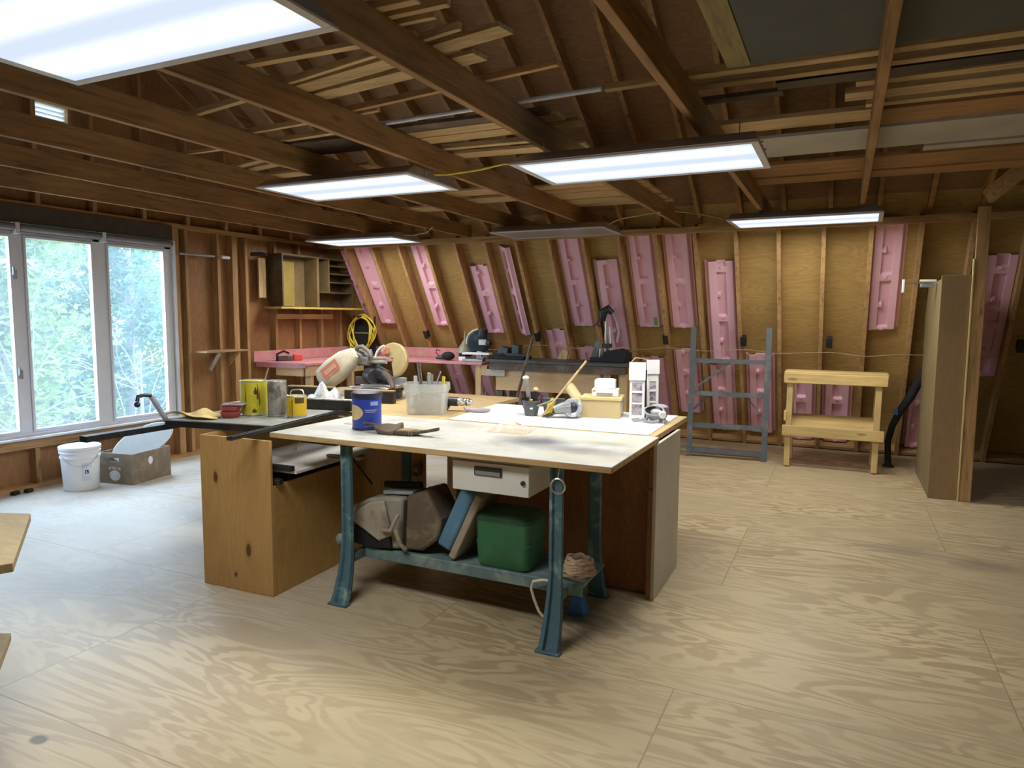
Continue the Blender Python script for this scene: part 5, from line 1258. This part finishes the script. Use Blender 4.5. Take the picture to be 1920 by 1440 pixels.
t = thing('small_shelf', 'small wall shelf on brackets beside the windows', 'shelf', (0, 0, 0))
build('board', bx((WX + .003, 5.20, 1.095), (-6.0, 5.76, 1.115)), 'tanY', t, bev=.003)
build('bracket', MB().beam((-6.03, 5.40, 1.088), (-6.192, 5.40, .90), .025, .03, (0, 1, 0)), 'grey_board', t); build('bracket', MB().prism([(WX + .003, .93), (-6.06, 1.06), (-6.03, 1.094), (WX + .003, 1.094)], 5.66, 5.68, 'Y'), 'studZ', t)
t = thing('wall_rod', 'pale rod with a white end fixed across studs above the small shelf', 'rod', (0, 0, 0))
build('rod', MB().cyl((WX + .02, 5.06, 2.12), (WX + .02, 5.50, 2.125), .012, n=10), 'lilac', t); build('white_end', MB().cyl((WX + .02, 5.595, 2.125), (WX + .02, 5.70, 2.125), .018, n=12), 'boxwhite', t)
tag(build('dark_hook', MB().tube([(WX + .01, 6.02, 2.19), (-6.10, 6.10, 2.2), (-6.08, 6.16, 2.19)], .022, 8), 'matte_black'), 'dark lump on the studs above the short pale upright board', 'hook')

# ------------------------------------------------------------------ bucket, crate and oval panel by the window
t = thing('plastic_bucket', 'white plastic bucket with lid and printed mark under the windows', 'bucket', (-5.86, 3.725, .001))
build('body', MB().lathe([(1e-4, 0), (.128, 0), (.133, .006), (.147, .275), (.153, .278), (.153, .292), (.148, .295), (.149, .318), (.156, .321), (.156, .336), (.150, .34), (.151, .362)], 40), 'bucket', t)
build('lid', MB().lathe([(.1515, .352), (.160, .352), (.160, .374), (.154, .378), (.146, .378), (.142, .370), (1e-4, .370)], 40), 'bucket', t)
a = ang(-5.86, 3.725)
build('handle', MB().tube([(.156 * math.cos(a + .95), .156 * math.sin(a + .95), .30)] + [((.158 + .012 * math.sin(PI * k / 12)) * math.cos(a + .95 - 1.9 * k / 12), (.158 + .012 * math.sin(PI * k / 12)) * math.sin(a + .95 - 1.9 * k / 12), .30 - .08 * math.sin(PI * k / 12)) for k in range(13)], .003, 6), 'tin_rim', t)
def bpatch(da, z0, z1, w, off=.0012):
    return MB().grid(lambda u, v: ((.1338 + .0505 * (z0 + (z1 - z0) * v) + off) * math.cos(a + da + (u - .5) * w), (.1338 + .0505 * (z0 + (z1 - z0) * v) + off) * math.sin(a + da + (u - .5) * w), z0 + (z1 - z0) * v), 10, 3)
lb_ = build('label', bpatch(.30, .09, .24, .52), 'label_white', t)
mk = MB()
for da, z0, z1, w in ((.30, .150, .156, .22), (.22, .156, .182, .05), (.34, .160, .180, .10), (.38, .150, .172, .04), (.27, .176, .182, .14)): 
    q = bpatch(da, z0, z1, w, .0022); mk.add(q.v, q.f)
build('printed_mark', mk, 'text_dark' if 'text_dark' in M else 'dark_metal', lb_)
t = thing('wooden_crate', 'weathered wooden crate with hand hole and pale stickers beside the bucket', 'crate', (-5.935, 3.925, .001), R(10))
cw, cd, ch, th = .375, .455, .272, .014
fr = MB().box((0, 0, 0), (cw, th, .20)); fr.box((0, 0, .232), (cw, th, ch)); fr.box((0, 0, .20), (.125, th, .232)); fr.box((.235, 0, .20), (cw, th, .232))
fp = build('front_panel', fr, 'crate', t); build('back_panel', bx((0, cd - th, 0), (cw, cd, ch)), 'crate', t, bev=.002)
build('side_panel', bx((0, th + .0005, 0), (th, cd - th - .0005, ch)), 'crate', t, bev=.002); sp = build('side_panel', bx((cw - th, th + .0005, 0), (cw, cd - th - .0005, ch)), 'crate', t, bev=.002)
build('bottom', bx((th + .001, th + .001, .002), (cw - th - .001, cd - th - .001, .014)), 'crate', t)
build('round_label', MB().lathe([(1e-4, .0), (.055, .0), (.055, .0015), (1e-4, .0015)], 28, Matrix.Translation((.185, -.0002, .075)) @ Matrix.Rotation(R(90), 4, 'X') @ Matrix.Diagonal((1.05, .85, 1, 1))), 'label_white', fp)
pk = MB()
for k in range(5): pk.box((.125 + k * .026, -.0015, .125 + .006 * math.sin(k)), (.143 + k * .026, -.0003, .150))
build('faded_print', pk, 'silver_bag', fp)
build('paper_patch', MB().lathe([(1e-4, 0), (.034, 0), (.034, .0015), (1e-4, .0015)], 8, Matrix.Translation((cw + .0002, .21, .185)) @ Matrix.Rotation(R(90), 4, 'Y') @ Matrix.Diagonal((1.1, .8, 1, 1))), 'boxwhite', sp)
A3, B3 = Vector((-5.85, 4.08, .235)), Vector((-5.67, 4.42, .43))
lx = (B3 - A3); hl = lx.length / 2 + .055; lx.normalize(); my = Vector((-.30, .22, .9)); my = (my - lx * my.dot(lx)).normalized(); nz = lx.cross(my)
Mo = Matrix.Identity(4)
c3 = (A3 + B3) / 2
for r_ in range(3): Mo[r_][0], Mo[r_][1], Mo[r_][2], Mo[r_][3] = lx[r_], my[r_], nz[r_], c3[r_]
t = thing('oval_board', 'pale blue white oval board propped up inside the wooden crate', 'panel', (0, 0, 0))
build('face', MB().lathe([(1e-4, -.006), (.97, -.006), (.99, 0), (.97, .006), (1e-4, .006)], 44, Mo @ Matrix.Diagonal((hl, .125, 1, 1))), 'mirror', t)
build('rim', MB().tube([Mo @ Vector((hl * math.cos(a_), .125 * math.sin(a_), 0)) for a_ in [2 * PI * i / 44 for i in range(44)]], .006, 8, True), 'bucket', t)
for x, y, lb in ((-6.13, 3.34, 'small'), (-6.12, 3.44, 'second, bucket side')):
    tag(build('black_scrap', MB().box((-.02, -.035, 0), (.025, .03, .03), Matrix.Rotation(R(20), 4, 'Z')), 'matte_black', loc=(x, y, .001), bev=.008), lb + ' black scrap on the floor at the foot of the window wall', 'scrap', 'black scraps by the window wall')

# ------------------------------------------------------------------ corner of the low table at the left edge of the photo
t = thing('low_table', 'plywood corner of a low table poking in beside the window-lit floor', 'table', (0, 0, 0))
c = [(-2.745, 1.545), (-2.245, 1.205), (-2.29, 1.12), (-3.9, .35), (-4.4, .9)]
build('tabletop', MB().prism(c, .715, .745, 'Z'), 'low_ply', t, bev=.003)
build('lower_board', MB().prism([(-2.545, 1.345), (-2.27, 1.145), (-2.6, .70), (-3.2, .95)], .375, .40, 'Z'), 'low_ply', t)
for x, y in ((-2.75, 1.22), (-3.9, .62)): build('leg', bx((x - .035, y - .035, .001), (x + .035, y + .035, .374)), 'tanZ', t); 
for x, y in ((-2.75, 1.22), (-3.9, .62)): build('upper_leg', bx((x - .035, y - .035, .401), (x + .035, y + .035, .714)), 'tanZ', t)

# ------------------------------------------------------------------ outside: ground and trees
gr = struct('ground', bx((-60, -40, -3.2), (-6.6, 60, -3.1)), 'ground')
def leaves(n, clumps, size, seed, droop=.2):
    r = random.Random(seed); mb = MB()
    for i in range(n):
        c, rad = clumps[r.randrange(len(clumps))]
        while True:
            p = Vector((r.uniform(-1, 1), r.uniform(-1, 1), r.uniform(-1, 1)))
            if .25 < p.length < 1: break
        p = c + Vector((p.x * rad, p.y * rad, p.z * rad * .6))
        s = size * r.uniform(.5, 1.3)
        u = Vector((r.uniform(-1, 1), r.uniform(-1, 1), r.uniform(-.5, .5) - droop)).normalized()
        v = u.cross(Vector((r.uniform(-1, 1), r.uniform(-1, 1), r.uniform(-1, 1)))).normalized()
        b = len(mb.v); mb.v += [p - u * s, p + v * s * .35, p + u * s, p - v * s * .35]; mb.f.append([b, b + 1, b + 2, b + 3]); mb.mi.append(0)
    return mb
def make_tree(name, seed, h, rad, leafmat, n, size, label):
    r = random.Random(seed)
    t = thing(name, label, 'tree', (0, 0, -3.1), 0, 'trees outside the windows')
    tk = MB().tube([(0, 0, 0), (.1, .05, h * .35), (.0, .12, h * .7), (.05, .1, h * .97)], [.16, .12, .08, .02], 10)
    clumps = []
    for i in range(26):
        z = h * (.12 + .86 * i / 26); a = r.uniform(0, 2 * PI); q = rad * (1 - .55 * (i / 26)) * r.uniform(.45, 1)
        e = Vector((q * math.cos(a), q * math.sin(a), z + r.uniform(-.15, .3)))
        tk.tube([(0, .08, z - .2), tuple(e * .5 + Vector((0, 0, z * .5 + .03))), tuple(e)], [.035, .02, .008], 6)
        clumps.append((e, rad * .42)); clumps.append((Vector((e.x * .5, e.y * .5, z)), rad * .36))
    build('trunk', tk, 'bark', t)
    f = build('foliage', leaves(n, clumps, size, seed), leafmat, t)
    return t
tl = 'leafy green tree standing outside the windows'
T1 = make_tree('leafy_tree', 11, 6.3, 1.7, 'leaf_a', 9000, .085, tl); T1.location = (-10.6, 5.6, -3.1)
T2 = make_tree('needle_tree', 12, 6.8, 1.6, 'leaf_b', 10000, .075, 'blue green needled tree outside, behind the pane next to the small wall shelf'); T2.location = (-11.6, 8.3, -3.1)
dup(T1, (-13.2, 7.0, -3.1), (0, 0, 1.9), scale=(1.15, 1.15, 1.05)); dup(T1, (-10.2, 3.6, -3.1), (0, 0, 3.6), scale=(1, 1, .95)); dup(T1, (-14.5, 10.6, -3.1), (0, 0, 4.6), scale=(1.25, 1.25, 1.1))
dup(T2, (-15.5, 8.6, -3.1), (0, 0, 1.2), 'blue green needled tree standing deep in the wood outside', scale=(1.3, 1.3, 1.1))
for i, (x, y, sc) in enumerate(((-18.5, 6.5, 1.35), (-19, 11.5, 1.4), (-17, 14.5, 1.3), (-20, 9.0, 1.45))): dup(T1, (x, y, -3.1), (0, 0, 1.1 * i + .4), scale=(sc * 1.1, sc * 1.1, sc))
T3 = make_tree('shrub', 13, 3.4, 1.1, 'leaf_c', 3500, .06, 'low yellow green shrub outside below the middle pane'); T3.location = (-9.2, 5.2, -3.1)
def bare(seed, loc, label):
    r = random.Random(seed); m = MB()
    for i in range(16):
        p = Vector((0, r.uniform(-.2, .2), r.uniform(.8, 2.6))); d = Vector((r.uniform(-.3, .5), r.uniform(-1, 1), r.uniform(.1, .7))).normalized(); pts = [p]
        for k in range(5):
            d = (d + Vector((r.uniform(-.2, .2), r.uniform(-.2, .2), r.uniform(-.25, .2)))).normalized(); pts.append(pts[-1] + d * r.uniform(.22, .4))
        m.tube(pts, [.011, .009, .008, .006, .005, .003], 5)
    m.tube([(0, 0, 0), (.02, .03, 1.4), (0, .05, 2.7)], [.05, .035, .012], 8)
    return tag(build('bare_sapling', m, 'twig', loc=loc), label, 'sapling', 'bare saplings outside the windows')
bare(5, (-8.7, 4.9, -3.1 + 1.2), 'pale bare branched sapling outside, seen through the middle window pane')
bare(6, (-9.0, 6.6, -3.1 + 1.3), 'pale bare branched sapling outside, seen through the pane next to the small wall shelf')

# ------------------------------------------------------------------ daylight, camera, view
wd = bpy.data.worlds.new('overcast sky'); scene.world = wd; wd.use_nodes = True
nt = wd.node_tree; nt.nodes.clear()
wo = nt.nodes.new('ShaderNodeOutputWorld'); bgd = nt.nodes.new('ShaderNodeBackground')
bgd.inputs[0].default_value = (.54, .75, 1.0, 1); bgd.inputs[1].default_value = 13.0
nt.links.new(bgd.outputs[0], wo.inputs[0])
pl = bpy.data.lights.new('window portal', 'AREA'); pl.shape = 'RECTANGLE'; pl.size = WZ1 - WZ0; pl.size_y = WY1 - WY0
pl.cycles.is_portal = True
po = bpy.data.objects.new('window_portal', pl); COL.objects.link(po); po.location = (WX - .2, (WY0 + WY1) / 2, (WZ0 + WZ1) / 2); po.rotation_euler = (0, R(-90), 0)

cd_ = bpy.data.cameras.new('camera'); cam = bpy.data.objects.new('camera', cd_); COL.objects.link(cam); scene.camera = cam
cd_.sensor_fit = 'HORIZONTAL'; cd_.sensor_width = 36; cd_.lens = 1303.68 / 1920 * 36; cd_.clip_start = .05; cd_.clip_end = 200
yaw, pitch, roll = -.442522, -.096714, .0071716
fwd = Vector((math.sin(yaw) * math.cos(pitch), math.cos(yaw) * math.cos(pitch), math.sin(pitch)))
rt = Vector((math.cos(yaw), -math.sin(yaw), 0)); upv = rt.cross(fwd)
r2_ = rt * math.cos(roll) + upv * math.sin(roll); u2_ = -rt * math.sin(roll) + upv * math.cos(roll)
cam.matrix_world = Matrix(((r2_.x, u2_.x, -fwd.x, 0), (r2_.y, u2_.y, -fwd.y, 0), (r2_.z, u2_.z, -fwd.z, 1.5), (0, 0, 0, 1)))
vs_ = scene.view_settings
vs_.view_transform = 'Standard'; vs_.look = 'None'; vs_.gamma = 1; vs_.exposure = .22
scene.cycles.max_bounces = 10; scene.cycles.diffuse_bounces = 6; scene.cycles.transparent_max_bounces = 16
